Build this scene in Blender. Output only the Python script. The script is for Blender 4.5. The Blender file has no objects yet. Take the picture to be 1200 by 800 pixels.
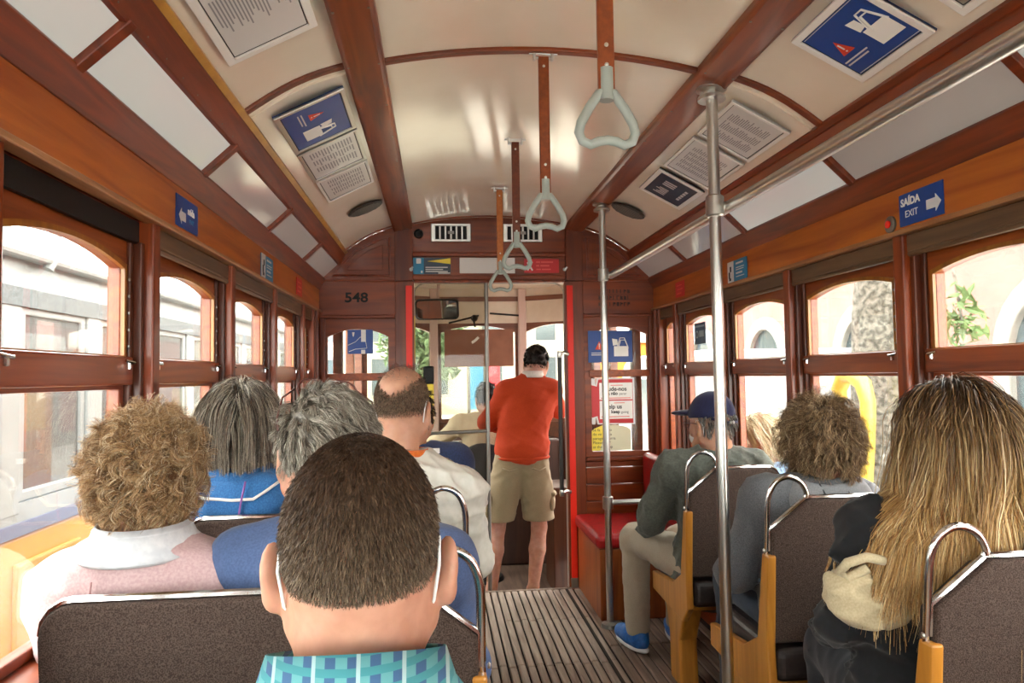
import bpy, bmesh, math, random
import numpy as np
from mathutils import Matrix, Vector
random.seed(7)
S = bpy.context.scene
COL = S.collection
# ---------------------------------------------------------------- camera
cam = bpy.data.cameras.new('camera')
cam.sensor_fit = 'HORIZONTAL'; cam.sensor_width = 36.0; cam.lens = 25.5
cam.clip_start = 0.05; cam.clip_end = 300
camo = bpy.data.objects.new('camera', cam); COL.objects.link(camo)
camo.matrix_world = Matrix(((0.9947, 0.0099, -0.1023, 0.0), (-0.1017, -0.0479, -0.9937, 0.0),
                            (-0.0148, 0.9988, -0.0467, 1.345), (0, 0, 0, 1)))
S.camera = camo
# ---------------------------------------------------------------- sky, exposure
world = bpy.data.worlds.new('overcast_sky'); S.world = world; world.use_nodes = True
bg = world.node_tree.nodes['Background']
bg.inputs['Color'].default_value = (1.0, 0.985, 0.955, 1); bg.inputs['Strength'].default_value = 3.2
sun = bpy.data.lights.new('hazy_sun', 'SUN'); sun.energy = 0.2; sun.angle = math.radians(25); sun.color = (1, .96, .9)
suno = bpy.data.objects.new('hazy_sun', sun); COL.objects.link(suno)
suno.rotation_euler = (math.radians(38), 0, math.radians(-65))
S.view_settings.view_transform = 'Standard'; S.view_settings.look = 'None'
S.view_settings.exposure = 2.55; S.view_settings.gamma = 1.0; S.view_settings.use_curve_mapping = False
S.cycles.max_bounces = 10; S.cycles.diffuse_bounces = 5; S.cycles.transparent_max_bounces = 16
S.cycles.caustics_reflective = False; S.cycles.caustics_refractive = False
# ---------------------------------------------------------------- materials
def lin(h):
    h = h.lstrip('#'); o = []
    for i in (0, 2, 4):
        c = int(h[i:i+2], 16) / 255
        o.append(c / 12.92 if c <= .04045 else ((c + .055) / 1.055) ** 2.4)
    return (*o, 1.0)
MATS = {}
def _base(name):
    m = bpy.data.materials.new(name); m.use_nodes = True
    nt = m.node_tree; b = nt.nodes['Principled BSDF']
    MATS[name] = m
    return m, nt, b
def mat(name, col, rough=.5, metal=0, col2=None, scale=30, stretch=(1, 1, 1), bump=0, coat=0, spec=.5, emis=0, sheen=0,
        lo=.35, hi=.65, detail=5, dist=0, bdist=.002):
    m, nt, b = _base(name)
    b.inputs['Base Color'].default_value = lin(col); b.inputs['Roughness'].default_value = rough
    b.inputs['Metallic'].default_value = metal; b.inputs['Coat Weight'].default_value = coat
    b.inputs['Coat Roughness'].default_value = .12; b.inputs['Specular IOR Level'].default_value = spec
    b.inputs['Sheen Weight'].default_value = sheen
    if emis:
        b.inputs['Emission Color'].default_value = lin(col); b.inputs['Emission Strength'].default_value = emis
    if col2 or bump:
        tc = nt.nodes.new('ShaderNodeTexCoord'); mp = nt.nodes.new('ShaderNodeMapping')
        mp.inputs['Scale'].default_value = stretch
        nz = nt.nodes.new('ShaderNodeTexNoise'); nz.inputs['Scale'].default_value = scale
        nz.inputs['Detail'].default_value = detail; nz.inputs['Distortion'].default_value = dist
        nt.links.new(tc.outputs['Object'], mp.inputs['Vector']); nt.links.new(mp.outputs[0], nz.inputs['Vector'])
        if col2:
            rp = nt.nodes.new('ShaderNodeValToRGB')
            rp.color_ramp.elements[0].position = lo; rp.color_ramp.elements[0].color = lin(col)
            rp.color_ramp.elements[1].position = hi; rp.color_ramp.elements[1].color = lin(col2)
            nt.links.new(nz.outputs['Fac'], rp.inputs[0]); nt.links.new(rp.outputs[0], b.inputs['Base Color'])
            if emis: nt.links.new(rp.outputs[0], b.inputs['Emission Color'])
        if bump:
            bp = nt.nodes.new('ShaderNodeBump'); bp.inputs['Strength'].default_value = bump; bp.inputs['Distance'].default_value = bdist
            nt.links.new(nz.outputs['Fac'], bp.inputs['Height']); nt.links.new(bp.outputs[0], b.inputs['Normal'])
    return m
def wood(name, c1, c2, axis='Y', scale=22, rough=.36, coat=.22, dist=1.2, bump=.15):
    st = {'X': (.07, 1, 1), 'Y': (1, .07, 1), 'Z': (1, 1, .07)}[axis]
    return mat(name, c1, rough, col2=c2, scale=scale, stretch=st, bump=bump, coat=coat, lo=.28, hi=.72, detail=7, dist=dist)
def glass(name, tint='#f2f6f5', refl=.5, dirt=0.01):
    m, nt, b = _base(name)
    b.inputs['Base Color'].default_value = (.8, .8, .78, 1); b.inputs['Roughness'].default_value = .8
    out = nt.nodes['Material Output']
    tr = nt.nodes.new('ShaderNodeBsdfTransparent'); tr.inputs[0].default_value = lin(tint)
    gl = nt.nodes.new('ShaderNodeBsdfGlossy'); gl.inputs['Roughness'].default_value = .02
    fr = nt.nodes.new('ShaderNodeFresnel'); fr.inputs[0].default_value = 1.45
    mu = nt.nodes.new('ShaderNodeMath'); mu.operation = 'MULTIPLY'; mu.inputs[1].default_value = refl
    mx = nt.nodes.new('ShaderNodeMixShader'); m2 = nt.nodes.new('ShaderNodeMixShader'); m2.inputs[0].default_value = dirt
    nt.links.new(fr.outputs[0], mu.inputs[0]); nt.links.new(mu.outputs[0], mx.inputs[0])
    nt.links.new(tr.outputs[0], mx.inputs[1]); nt.links.new(gl.outputs[0], mx.inputs[2])
    nt.links.new(mx.outputs[0], m2.inputs[1]); nt.links.new(b.outputs[0], m2.inputs[2])
    nt.links.new(m2.outputs[0], out.inputs['Surface'])
    return m
def plaid(name):
    m, nt, b = _base(name); b.inputs['Roughness'].default_value = .85
    tc = nt.nodes.new('ShaderNodeTexCoord'); sp = nt.nodes.new('ShaderNodeSeparateXYZ')
    nt.links.new(tc.outputs['Object'], sp.inputs[0])
    def stripe(i, fr, thr):
        a = nt.nodes.new('ShaderNodeMath'); a.operation = 'MULTIPLY'; a.inputs[1].default_value = fr
        s = nt.nodes.new('ShaderNodeMath'); s.operation = 'SINE'; g = nt.nodes.new('ShaderNodeMath'); g.operation = 'GREATER_THAN'; g.inputs[1].default_value = thr
        nt.links.new(sp.outputs[i], a.inputs[0]); nt.links.new(a.outputs[0], s.inputs[0]); nt.links.new(s.outputs[0], g.inputs[0]); return g
    def mix(f, ca, cb, fa=None):
        x = nt.nodes.new('ShaderNodeMix'); x.data_type = 'RGBA'
        nt.links.new(f.outputs[0], x.inputs[0])
        if fa is None: x.inputs[6].default_value = lin(ca)
        else: nt.links.new(fa.outputs[2], x.inputs[6])
        x.inputs[7].default_value = lin(cb); return x
    a = mix(stripe(0, 330, .1), '#5a9aa0', '#3a5f86'); c = mix(stripe(2, 420, .2), None, '#3f8a93', a); d = mix(stripe(0, 165, .96), None, '#9fc0c4', c)
    nt.links.new(d.outputs[2], b.inputs['Base Color']); return m
W_FAS = wood('varnished_orange_wood', '#8f3d0c', '#c26e22', 'Y', 16)
W_RED = wood('red_brown_wood', '#551b04', '#8c390c', 'Y', 24, .4, .12)
W_POST = wood('post_wood', '#5c1f05', '#94400f', 'Z', 24, .38, .15)
W_POSTD = wood('dark_post_wood', '#381405', '#632a0b', 'Z', 24, .4, .12)
W_SASH = wood('sash_wood', '#6b290b', '#a04c18', 'Y', 24)
W_BEAM = wood('beam_wood', '#56200a', '#94481d', 'Y', 20)
W_BULK = wood('bulkhead_wood', '#571d03', '#8a3b08', 'X', 20, .4, .1, .8)
W_BULKZ = wood('bulkhead_upright_wood', '#521b03', '#7f3508', 'Z', 20, .4, .1)
W_BLIND = wood('blind_wood', '#4b3523', '#6e5136', 'Y', 30, .5, .1)
W_OAK = wood('ochre_oak', '#a5691f', '#c98a35', 'Z', 22, .4, .3)
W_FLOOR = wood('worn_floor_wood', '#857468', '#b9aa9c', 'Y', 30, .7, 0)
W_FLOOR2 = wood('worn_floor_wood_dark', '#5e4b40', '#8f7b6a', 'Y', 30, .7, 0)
W_BENCH = wood('bench_wood', '#6e3112', '#9a5320', 'Z', 18)
CREAM = mat('cream_enamel', '#efe4d3', .13, col2='#e8dbc8', scale=3, coat=.5)
OCHRE = mat('ochre_trim', '#a8782e', .3, col2='#c2933f', scale=12)
LAMP = mat('lamp_diffuser', '#c3c6c1', .12, emis=.075, coat=.6)
LAMPDIM = mat('lamp_diffuser_dim', '#bdb9b5', .1, emis=.02, coat=.6)  # panels taken as switched off, still given a faint glow of their own
CHROME = mat('chrome', '#dcdcda', .14, 1)
STEEL = mat('brushed_steel', '#c8c7c2', .28, 1)
STEELD = mat('dull_steel', '#8b8984', .4, 1)
BLACK = mat('black_plastic', '#101010', .55, spec=.3)
GLASS = glass('window_glass', '#f4f6f4', .3, .008)
GLASSD = glass('cab_glass', '#e4e4de', .35, .012)
RED = mat('red_paint', '#e5240d', .4)
REDL = mat('red_leather', '#a31013', .4, col2='#8a0c10', scale=40, bump=.2)
FAB = mat('grey_brown_moquette', '#372b26', .9, col2='#54463f', scale=420, bump=.5, detail=2, lo=.42, hi=.58, spec=.2)
LEATH = mat('dark_leather', '#2a2322', .45, col2='#382f2d', scale=40, bump=.2)
WHITE = mat('white_print', '#eeeeea', .5)
PAPER = mat('paper', '#d5d3d2', .3, coat=.3)
GREYP = mat('grey_print', '#8f8d92', .6)
BLUE = mat('sign_blue', '#12408c', .35)
NAVY = mat('sign_navy', '#12283f', .35)
CYAN = mat('sign_cyan', '#1d7ba6', .4)
YEL = mat('sign_yellow', '#e8d24a', .5)
REDS = mat('sign_red', '#c22a30', .45)
ORANGEP = mat('print_orange', '#d8431f', .5)
DARKP = mat('print_dark', '#26262a', .6)
STRAP = mat('strap_leather', '#8f4516', .45, col2='#7a3710', scale=60)
HANDLE = mat('grey_handle_plastic', '#9aa39d', .35)
# ---------------------------------------------------------------- mesh builder
class B:
    def __init__(s): s.v = []; s.f = []; s.m = []; s.cur = 0
    def add(s, vs, fs):
        n = len(s.v); s.v += [tuple(map(float, v)) for v in vs]
        for f in fs: s.f.append(tuple(i + n for i in f)); s.m.append(s.cur)
        return s
    def box(s, x0, x1, y0, y1, z0, z1):
        return s.add([(x, y, z) for x in (x0, x1) for y in (y0, y1) for z in (z0, z1)],
                     [(0, 1, 3, 2), (4, 6, 7, 5), (0, 4, 5, 1), (2, 3, 7, 6), (0, 2, 6, 4), (1, 5, 7, 3)])
    def prism(s, poly, lo, hi, ax='y'):
        mp = {'y': lambda a, b, d: (a, d, b), 'x': lambda a, b, d: (d, a, b), 'z': lambda a, b, d: (a, b, d)}[ax]
        n = len(poly); vs = [mp(a, b, lo) for a, b in poly] + [mp(a, b, hi) for a, b in poly]
        return s.add(vs, [tuple(range(n))[::-1], tuple(range(n, 2 * n))] + [(i, (i + 1) % n, (i + 1) % n + n, i + n) for i in range(n)])
    def ring(s, outer, inner, lo, hi, ax='y'):
        mp = {'y': lambda a, b, d: (a, d, b), 'x': lambda a, b, d: (d, a, b), 'z': lambda a, b, d: (a, b, d)}[ax]
        n = len(outer); vs = [mp(a, b, d) for d in (lo, hi) for P in (outer, inner) for a, b in P]; fs = []
        for i in range(n):
            j = (i + 1) % n
            fs += [(i, j, n + j, n + i), (2*n+i, 3*n+i, 3*n+j, 2*n+j), (i, 2*n+i, 2*n+j, j), (n+i, n+j, 3*n+j, 3*n+i)]
        return s.add(vs, fs)
    def tube(s, pts, r, n=10, closed=False, flat=1.0):
        P = [Vector(p) for p in pts]; m = len(P); vs = []; fs = []; up = None
        R = r if isinstance(r, (list, tuple)) else [r] * m
        for i in range(m):
            a = P[(i - 1) % m] if (closed or i) else P[i]; b = P[(i + 1) % m] if (closed or i < m - 1) else P[i]
            t = (b - a).normalized()
            if up is None:
                up = Vector((0, 0, 1)) if abs(t.z) < .9 else Vector((1, 0, 0))
            u = (up - t * up.dot(t)).normalized(); w = t.cross(u); up = u
            for k in range(n):
                an = 2 * math.pi * k / n; vs.append(P[i] + (u * math.cos(an) + w * math.sin(an) * flat) * R[i])
        for i in range(m if closed else m - 1):
            for k in range(n):
                a = i * n + k; b = i * n + (k + 1) % n; j = ((i + 1) % m) * n
                fs.append((a, b, j + (k + 1) % n, j + k))
        if not closed: fs += [tuple(range(n))[::-1], tuple(range((m - 1) * n, m * n))]
        return s.add(vs, fs)
    def lathe(s, prof, c=(0, 0, 0), n=20, sx=1, sy=1, ax='z', cap=True):
        vs = []; fs = []; m = len(prof)
        for r, z in prof:
            for k in range(n):
                a = 2 * math.pi * k / n; p = (r * math.cos(a) * sx, r * math.sin(a) * sy, z)
                if ax == 'y': p = (p[0], p[2], p[1])
                if ax == 'x': p = (p[2], p[0], p[1])
                vs.append((p[0] + c[0], p[1] + c[1], p[2] + c[2]))
        for i in range(m - 1):
            for k in range(n): fs.append((i*n+k, i*n+(k+1) % n, (i+1)*n+(k+1) % n, (i+1)*n+k))
        if cap: fs += [tuple(range(n))[::-1], tuple(range((m-1)*n, m*n))]
        return s.add(vs, fs)
    def build(s, name, mt, parent=None, bevel=0, smooth=False, seg=2, label=None, mw=None):
        me = bpy.data.meshes.new(name); me.from_pydata(s.v, [], s.f)
        for x in (mt if isinstance(mt, (list, tuple)) else [mt]): me.materials.append(x)
        if any(s.m): me.polygons.foreach_set('material_index', s.m)
        bm = bmesh.new(); bm.from_mesh(me); bmesh.ops.recalc_face_normals(bm, faces=bm.faces); bm.to_mesh(me); bm.free()
        o = bpy.data.objects.new(name, me); COL.objects.link(o)
        if mw is not None: o.matrix_world = mw
        if parent is not None: o.parent = parent
        if bevel:
            b = o.modifiers.new('bevel', 'BEVEL'); b.width = bevel; b.segments = seg; b.limit_method = 'ANGLE'; b.angle_limit = .6
        if smooth:
            me.polygons.foreach_set('use_smooth', [True] * len(me.polygons))
            if smooth != 'all':
                try: me.set_sharp_from_angle(angle=.7)
                except Exception: pass
        if label: o['label'] = label
        return o
def tag(o, label=None, cat=None, group=None, kind=None):
    if label: o['label'] = label
    if cat: o['category'] = cat
    if group: o['group'] = group
    if kind: o['kind'] = kind
    return o
def empty(name, loc=(0, 0, 0), rz=0, parent=None):
    o = bpy.data.objects.new(name, None); COL.objects.link(o); o.location = loc; o.rotation_euler = (0, 0, rz)
    o.empty_display_size = .1
    if parent is not None: o.parent = parent
    return o
def st(name, label, cat='structure', loc=(0, 0, 0)):
    return tag(empty(name, loc), label, cat, kind='structure')
def copy_tree(o, parent=None):
    c = o.copy(); COL.objects.link(c); c.parent = parent
    for ch in list(o.children): copy_tree(ch, c)
    return c
def basis(o, right, up):
    r = Vector(right).normalized(); u = Vector(up); u = (u - r * u.dot(r)).normalized(); n = r.cross(u)
    return Matrix(((r.x, u.x, n.x, o[0]), (r.y, u.y, n.y, o[1]), (r.z, u.z, n.z, o[2]), (0, 0, 0, 1)))
def board(name, label, cat, o, right, up, w, h, mt, t=.004, group=None, bevel=0):
    b = B().box(-w/2, w/2, -h/2, h/2, 0, t).build(name, mt, mw=basis(o, right, up), bevel=bevel)
    return tag(b, label, cat, group)
def flat(parent, name, polys, mt, z=.005, t=.0012):
    b = B()
    for p in polys: b.prism(p, z, z + t, 'z')
    o = b.build(name, mt, parent)
    if len(polys) > 2: o['kind'] = 'stuff'
    return o
def rect(x0, x1, y0, y1): return [(x0, y0), (x1, y0), (x1, y1), (x0, y1)]
def text(parent, s, x, y, size, mt, z=.0055, align='LEFT', name='lettering', bold=0, sx=1.0):
    cu = bpy.data.curves.new('t', 'FONT'); cu.body = s; cu.size = size; cu.align_x = align; cu.extrude = .0005; cu.offset = bold
    cu.resolution_u = 3
    o = bpy.data.objects.new('t', cu); COL.objects.link(o)
    dg = bpy.context.evaluated_depsgraph_get(); me = bpy.data.meshes.new_from_object(o.evaluated_get(dg))
    bpy.data.objects.remove(o); bpy.data.curves.remove(cu)
    me.transform(Matrix.Translation((x, y, z)) @ Matrix.Diagonal((sx, 1, 1, 1)))
    me.materials.clear(); me.materials.append(mt); me.name = name
    t = bpy.data.objects.new(name, me); COL.objects.link(t); t.parent = parent
    return t
def circ(cx, cy, r, n=20, ry=None): return [(cx + r*math.cos(2*math.pi*i/n), cy + (ry or r)*math.sin(2*math.pi*i/n)) for i in range(n)]
C0 = .338            # lateral centre line of the saloon
BULK = 4.6           # front bulkhead
POSTS = [-1.5, -.79, -.09, .62, 1.32, 2.02, 2.74, 3.44, 4.14]
Y0 = -1.5
# ================================================================ STRUCTURE
def hx(s, h): return C0 + s * h
def sbox(b, s, h0, h1, y0, y1, z0, z1):
    a, c = sorted((hx(s, h0), hx(s, h1))); return b.box(a, c, y0, y1, z0, z1)
SIDE = {-1: 'left', 1: 'right'}
# ---- floor
floor = B().box(C0-1.16, C0+1.16, Y0, BULK, -.10, -.014).build('floor', mat('floor_gap', '#1f1712', .9))
tag(floor, 'worn grey brown slatted wooden floor of the tram aisle', 'floor', kind='structure')
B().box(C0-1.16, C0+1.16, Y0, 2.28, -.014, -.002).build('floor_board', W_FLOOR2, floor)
def slat(x, w, y0, y1, m, z=0): B().box(x, x + w, y0, y1, -.016, z).build('floor_slat', m, floor, bevel=.004, seg=1)
rnd = random.Random(3)
x = .055; k = 0
while x < .80:
    cuts = [4.575, 3.41, 2.30] if x < .34 else [4.575, 4.03, 3.41, 2.75, 2.30]
    for i in range(len(cuts) - 1):
        j = (.012 if k % 2 else -.012)
        slat(x, .0335, cuts[i+1] + (j if i < len(cuts) - 2 else 0) + .004, cuts[i] + (j if i else 0) - .004, W_FLOOR, rnd.uniform(-.0015, .001))
    x += .0435; k += 1
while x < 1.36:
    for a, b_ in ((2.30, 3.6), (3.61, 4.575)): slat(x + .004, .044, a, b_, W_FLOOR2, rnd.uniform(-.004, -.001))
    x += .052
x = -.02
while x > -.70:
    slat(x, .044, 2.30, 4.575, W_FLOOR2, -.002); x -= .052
B().box(.04, .83, 4.572, 4.60, -.20, .003).build('step_edge', W_FLOOR2, floor, bevel=.006)
B().box(.788, .80, 2.3, 4.57, -.014, .002).build('floor_strip', mat('dark_strip', '#2e241e', .8), floor)
plat = B().box(C0-1.0, C0+1.0, BULK, 6.5, -.26, -.20).build('platform_floor', mat('platform_wood', '#4b3a2e', .8, col2='#6a5545', scale=20, stretch=(1, .1, 1)))
tag(plat, 'lower wooden floor of the driver platform', 'floor', kind='structure')
B().box(.04, .83, 4.6, 4.62, -.2, -.01).build('riser', W_RED, plat)
# ---- side walls
def arch_out(a0, a1, z0, z1, n=12): return [(a0, z0), (a1, z0)] + [(a1 + (a0 - a1) * i / n, z1) for i in range(n + 1)]
def arch_in(a0, a1, z0, zs, zc, n=12): return [(a0, z0), (a1, z0)] + [(a1 + (a0 - a1) * i / n, zs + (zc - zs) * (1 - abs(2 * i / n - 1) ** 2.0)) for i in range(n + 1)]
NEAR = ['beside the front bulkhead', 'second from the front bulkhead', 'third from the front bulkhead', 'fourth from the front bulkhead', 'fifth from the front bulkhead', 'sixth from the front bulkhead', 'seventh from the front bulkhead', 'eighth from the front bulkhead', 'ninth from the front bulkhead']
wn = 0
OCHREW = wood('ochre_bead', '#7d4513', '#a8701f', 'Z', 20)
for s in (-1, 1):
    wl = st('wall_' + SIDE[s], 'varnished wooden %s side wall with window posts' % ('kerb side' if s > 0 else 'street side'), 'wall')
    sbox(B(), s, 1.105, 1.17, Y0, BULK, -.10, .775).build('lower_panel', W_RED, wl)
    sbox(B(), s, 1.045, 1.17, Y0, BULK, .775, .81).build('sill', W_SASH, wl, bevel=.008)
    sbox(B(), s, 1.105, 1.17, Y0, BULK, 1.715, 1.92).build('header', W_RED, wl)
    sbox(B(), s, 1.068, 1.09, Y0, BULK, 1.765, 1.905).build('fascia', W_FAS, wl, bevel=.002)
    sbox(B(), s, 1.050, 1.092, Y0, BULK, 1.752, 1.767).build('bead', wood('bead_wood_' + SIDE[s], '#7d4a28', '#b58355', 'Y', 20), wl, bevel=.004)
    sbox(B(), s, 1.085, 1.105, Y0, BULK, 1.765, 1.90).build('fascia_backing', W_RED, wl)
    PO = [p + (-.045 if s < 0 else .055) for p in POSTS]
    for p in PO:
        sbox(B(), s, 1.066, 1.112, p - .024, p + .024, .81, 1.765).build('post', W_POST, wl, bevel=.005)
        sbox(B(), s, 1.108, 1.165, p - .062, p + .062, .81, 1.72).build('pilaster', W_POSTD, wl, bevel=.004)
        sbox(B(), s, 1.088, 1.11, p + .024, p + .044, .81, 1.70).build('stop_bead', W_POSTD, wl, bevel=.004)
        sbox(B(), s, 1.088, 1.11, p - .044, p - .024, .81, 1.70).build('stop_bead', W_POSTD, wl, bevel=.004)
    sbox(B(), s, 1.066, 1.165, PO[-1] + .30, BULK, .81, 1.765).build('corner_post', W_POST, wl, bevel=.006)
    sbox(B(), s, 1.05, 1.09, PO[-1] + .34, PO[-1] + .38, .81, 1.765).build('corner_moulding', W_POST, wl, bevel=.008)
    for i in range(len(PO)):
        ya = PO[i] + .062; yb = (PO[i+1] - .062) if i + 1 < len(PO) else PO[i] + .30
        if i == len(POSTS) - 1: pass
        wn += 1
        w = st('window_%d' % wn, 'arched drop window in the %s wall, %s' % ('kerb side' if s > 0 else 'street side', NEAR[len(PO) - 1 - i]), 'window')
        a, c = sorted((hx(s, 1.118), hx(s, 1.146)))
        ia, ib = ya + .036, yb - .036
        B().ring(arch_out(ya, yb, 1.40, 1.72), arch_in(ia, ib, 1.408, 1.626, 1.658), a, c, 'x').build('upper_sash', W_SASH, w, bevel=.003)
        a2, c2 = sorted((hx(s, 1.108), hx(s, 1.118)))
        B().ring(arch_in(ia-.014, ib+.014, 1.402, 1.636, 1.668), arch_in(ia-.002, ib+.002, 1.408, 1.624, 1.656), a2, c2, 'x').build('glazing_bead', OCHREW, w)
        sbox(B(), s, 1.100, 1.150, ya - .004, yb + .004, 1.335, 1.405).build('meeting_rail', W_SASH, w, bevel=.005)
        gx = hx(s, 1.132); B().prism(arch_in(ia - .01, ib + .01, 1.40, 1.626, 1.66), gx - .002, gx + .002, 'x').build('upper_pane', GLASS, w)
        a, c = sorted((hx(s, 1.122), hx(s, 1.15)))
        B().ring([(ya, .812), (yb, .812), (yb, 1.335), (ya, 1.335)], [(ya+.026, .835), (yb-.026, .835), (yb-.026, 1.325), (ya+.026, 1.325)], a, c, 'x').build('lower_sash', W_SASH, w, bevel=.003)
        gx = hx(s, 1.136); B().prism([(ya+.02, .83), (yb-.02, .83), (yb-.02, 1.33), (ya+.02, 1.33)], gx - .002, gx + .002, 'x').build('lower_pane', GLASS, w)
        if not (s < 0 and i == 4):
            sbox(B(), s, 1.078, 1.106, ya - .035, yb + .035, 1.70, 1.752).build('roller_blind', W_BLIND, w, bevel=.004)
            b = B(); xx = hx(s, 1.085); b.tube([(xx, ya - .03, 1.694), (xx, yb + .03, 1.694)], .009, 8); b.build('blind_bar', W_BLIND, w, smooth=True)
        else:
            sbox(B(), s, 1.10, 1.112, ya - .03, yb + .03, 1.695, 1.752).build('blind_slot', BLACK, w)
        for yy in (ya + .03, yb - .03):
            b = B(); xx = hx(s, 1.097)
            b.tube([(xx, yy - .02, 1.395), (xx - s*.012, yy, 1.39), (xx, yy + .02, 1.393)], .004, 8); b.tube([(xx, yy, 1.39), (xx, yy, 1.375)], .006, 8)
            b.build('latch', CHROME, w, smooth=True)
        # small fixings along the glazing bead
        b = B()
        for q in range(5):
            yy = (ib + .004) if s < 0 else (ia - .004); b.lathe([(.0001, 0), (.004, .001), (.004, .004), (.0001, .005)], (hx(s, 1.104), yy + (.010 if s < 0 else -.010), 1.43 + q * .042), 8, ax='x')
        b.build('screws', STEELD, w)['kind'] = 'stuff'
# ---- ceiling
ceil = st('ceiling', 'cream enamelled tram ceiling with wooden beams', 'ceiling')
def zc(u): return 2.358 - .05 * (u / .49) ** 2
def side_pt(t, off=0.0):     # t 0 inner .. 1 outer ; off = distance below the skin
    u = .606 + .30 * t; z = 2.292 - .155 * t + .02 * math.sin(math.pi * t)
    return u - off * .46, z - off * .89
def centre_prof(off=0.0, n=14): return [(C0 - .50 + i / n, zc(-.5 + i / n) - off) for i in range(n + 1)]
for y0, y1 in ((Y0, 2.18), (2.20, BULK)):
    lo = centre_prof(0); hi = centre_prof(-.02)
    B().prism(lo + hi[::-1], y0, y1, 'y').build('centre_panel', CREAM, ceil, smooth=True)
    for s in (-1, 1):
        pts = [side_pt(i / 8) for i in range(9)]; up = [(u, z + .02) for u, z in pts]
        B().prism([(hx(s, u), z) for u, z in pts + up[::-1]], y0, y1, 'y').build('side_panel', CREAM, ceil, smooth=True)
for yr, w in ((2.19, .030), (.33, .03)):
    lo = centre_prof(.012); hi = centre_prof(-.005)
    B().prism(lo + hi[::-1], yr - w/2, yr + w/2, 'y').build('rib', W_BULK, ceil, bevel=.003)
    for s in (-1, 1):
        pts = [side_pt(i / 8, .010) for i in range(9)]; up = [side_pt(i / 8, -.004) for i in range(9)]
        B().prism([(hx(s, u), z) for u, z in pts + up[::-1]], yr - w/2, yr + w/2, 'y').build('rib', W_BULK, ceil, bevel=.003)
for yr in (4.545,):
    lo = centre_prof(.008); hi = centre_prof(-.005); B().prism(lo + hi[::-1], yr - .009, yr + .009, 'y').build('rib', W_BULK, ceil)
    for s in (-1, 1):
        pts = [side_pt(i / 8, .008) for i in range(9)]; up = [side_pt(i / 8, -.004) for i in range(9)]
        B().prism([(hx(s, u), z) for u, z in pts + up[::-1]], yr - .009, yr + .009, 'y').build('rib', W_BULK, ceil)
DIV = [-1.5, -.85, -.08, .70, 1.48, 2.25, 3.09, 3.88, 4.6]
for s in (-1, 1):
    B().prism([(hx(s, u), z) for u, z in ((.488, 2.335), (.488, 2.288), (.50, 2.28), (.596, 2.262), (.608, 2.268), (.608, 2.32))], Y0, BULK, 'y').build('beam', W_BEAM, ceil, bevel=.005)
    b = B()
    for y in np.arange(.5, 4.5, .33):
        for u, z in ((.503, 2.279), (.592, 2.262)): b.lathe([(.0001, -.002), (.004, -.001), (.004, .002)], (hx(s, u), y, z), 8)
    b.build('screws', STEELD, ceil)['kind'] = 'stuff'
    # raised poster backing sheet
    pts = [side_pt(.02 + .95 * i / 8, .008) for i in range(9)]; up = [side_pt(.02 + .95 * i / 8, -.002) for i in range(9)]
    B().prism([(hx(s, u), z) for u, z in pts + up[::-1]], 2.24, 3.62, 'y').build('backing_sheet', CREAM, ceil, smooth=True)
    B().prism([(hx(s, u), z) for u, z in ((.900, 2.148), (.892, 2.130), (.912, 2.112), (.925, 2.12), (.925, 2.15))], Y0, BULK, 'y').build('ochre_moulding', OCHRE if s < 0 else W_RED, ceil)
    B().prism([(hx(s, u), z) for u, z in ((.910, 2.125), (.905, 2.112), (.938, 2.050), (.958, 2.052), (.955, 2.12))], Y0, BULK, 'y').build('lamp_rail', W_RED, ceil, bevel=.003)
    B().prism([(hx(s, u), z) for u, z in ((1.036, 1.972), (1.030, 1.962), (1.066, 1.896), (1.10, 1.90), (1.10, 1.98))], Y0, BULK, 'y').build('lamp_rail', W_RED, ceil, bevel=.003)
    B().prism([(hx(s, u), z) for u, z in ((.93, 2.095), (1.08, 1.955), (1.08, 2.02), (.98, 2.12))], Y0, BULK, 'y').build('lamp_housing', W_RED, ceil)
    for d in DIV[1:-1]:
        B().prism([(hx(s, u), z) for u, z in ((.93, 2.052), (1.045, 1.945), (1.06, 1.97), (.95, 2.08))], d - .016, d + .016, 'y').build('lamp_divider', W_RED, ceil, bevel=.003)
for s in (-1, 1):
    for i in range(len(DIV) - 1):
        a, b_ = DIV[i] + .018, DIV[i+1] - .018
        n = NEAR[len(DIV) - 2 - i]
        lit = (s < 0 and i == 4) or (s > 0 and i == 5)
        o = B().prism([(hx(s, u), z) for u, z in ((.938, 2.066), (1.048, 1.962), (1.054, 1.968), (.944, 2.072))], a, b_, 'y').build('ceiling_light', LAMP if lit or i < 4 else LAMPDIM)
        tag(o, 'frosted white light panel over the %s windows, %s' % ('kerb side' if s > 0 else 'street side', n), 'ceiling light', 'light panels along the ceiling edges')
        b = B()
        for q in range(7):
            y = a + (b_ - a) * (q + .5) / 7
            for u, z in ((.934, 2.060), (1.042, 1.958)): b.lathe([(.0001, -.001), (.0035, 0), (.0035, .003)], (hx(s, u), y, z), 6)
        b.build('screws', STEELD, o)['kind'] = 'stuff'
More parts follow.
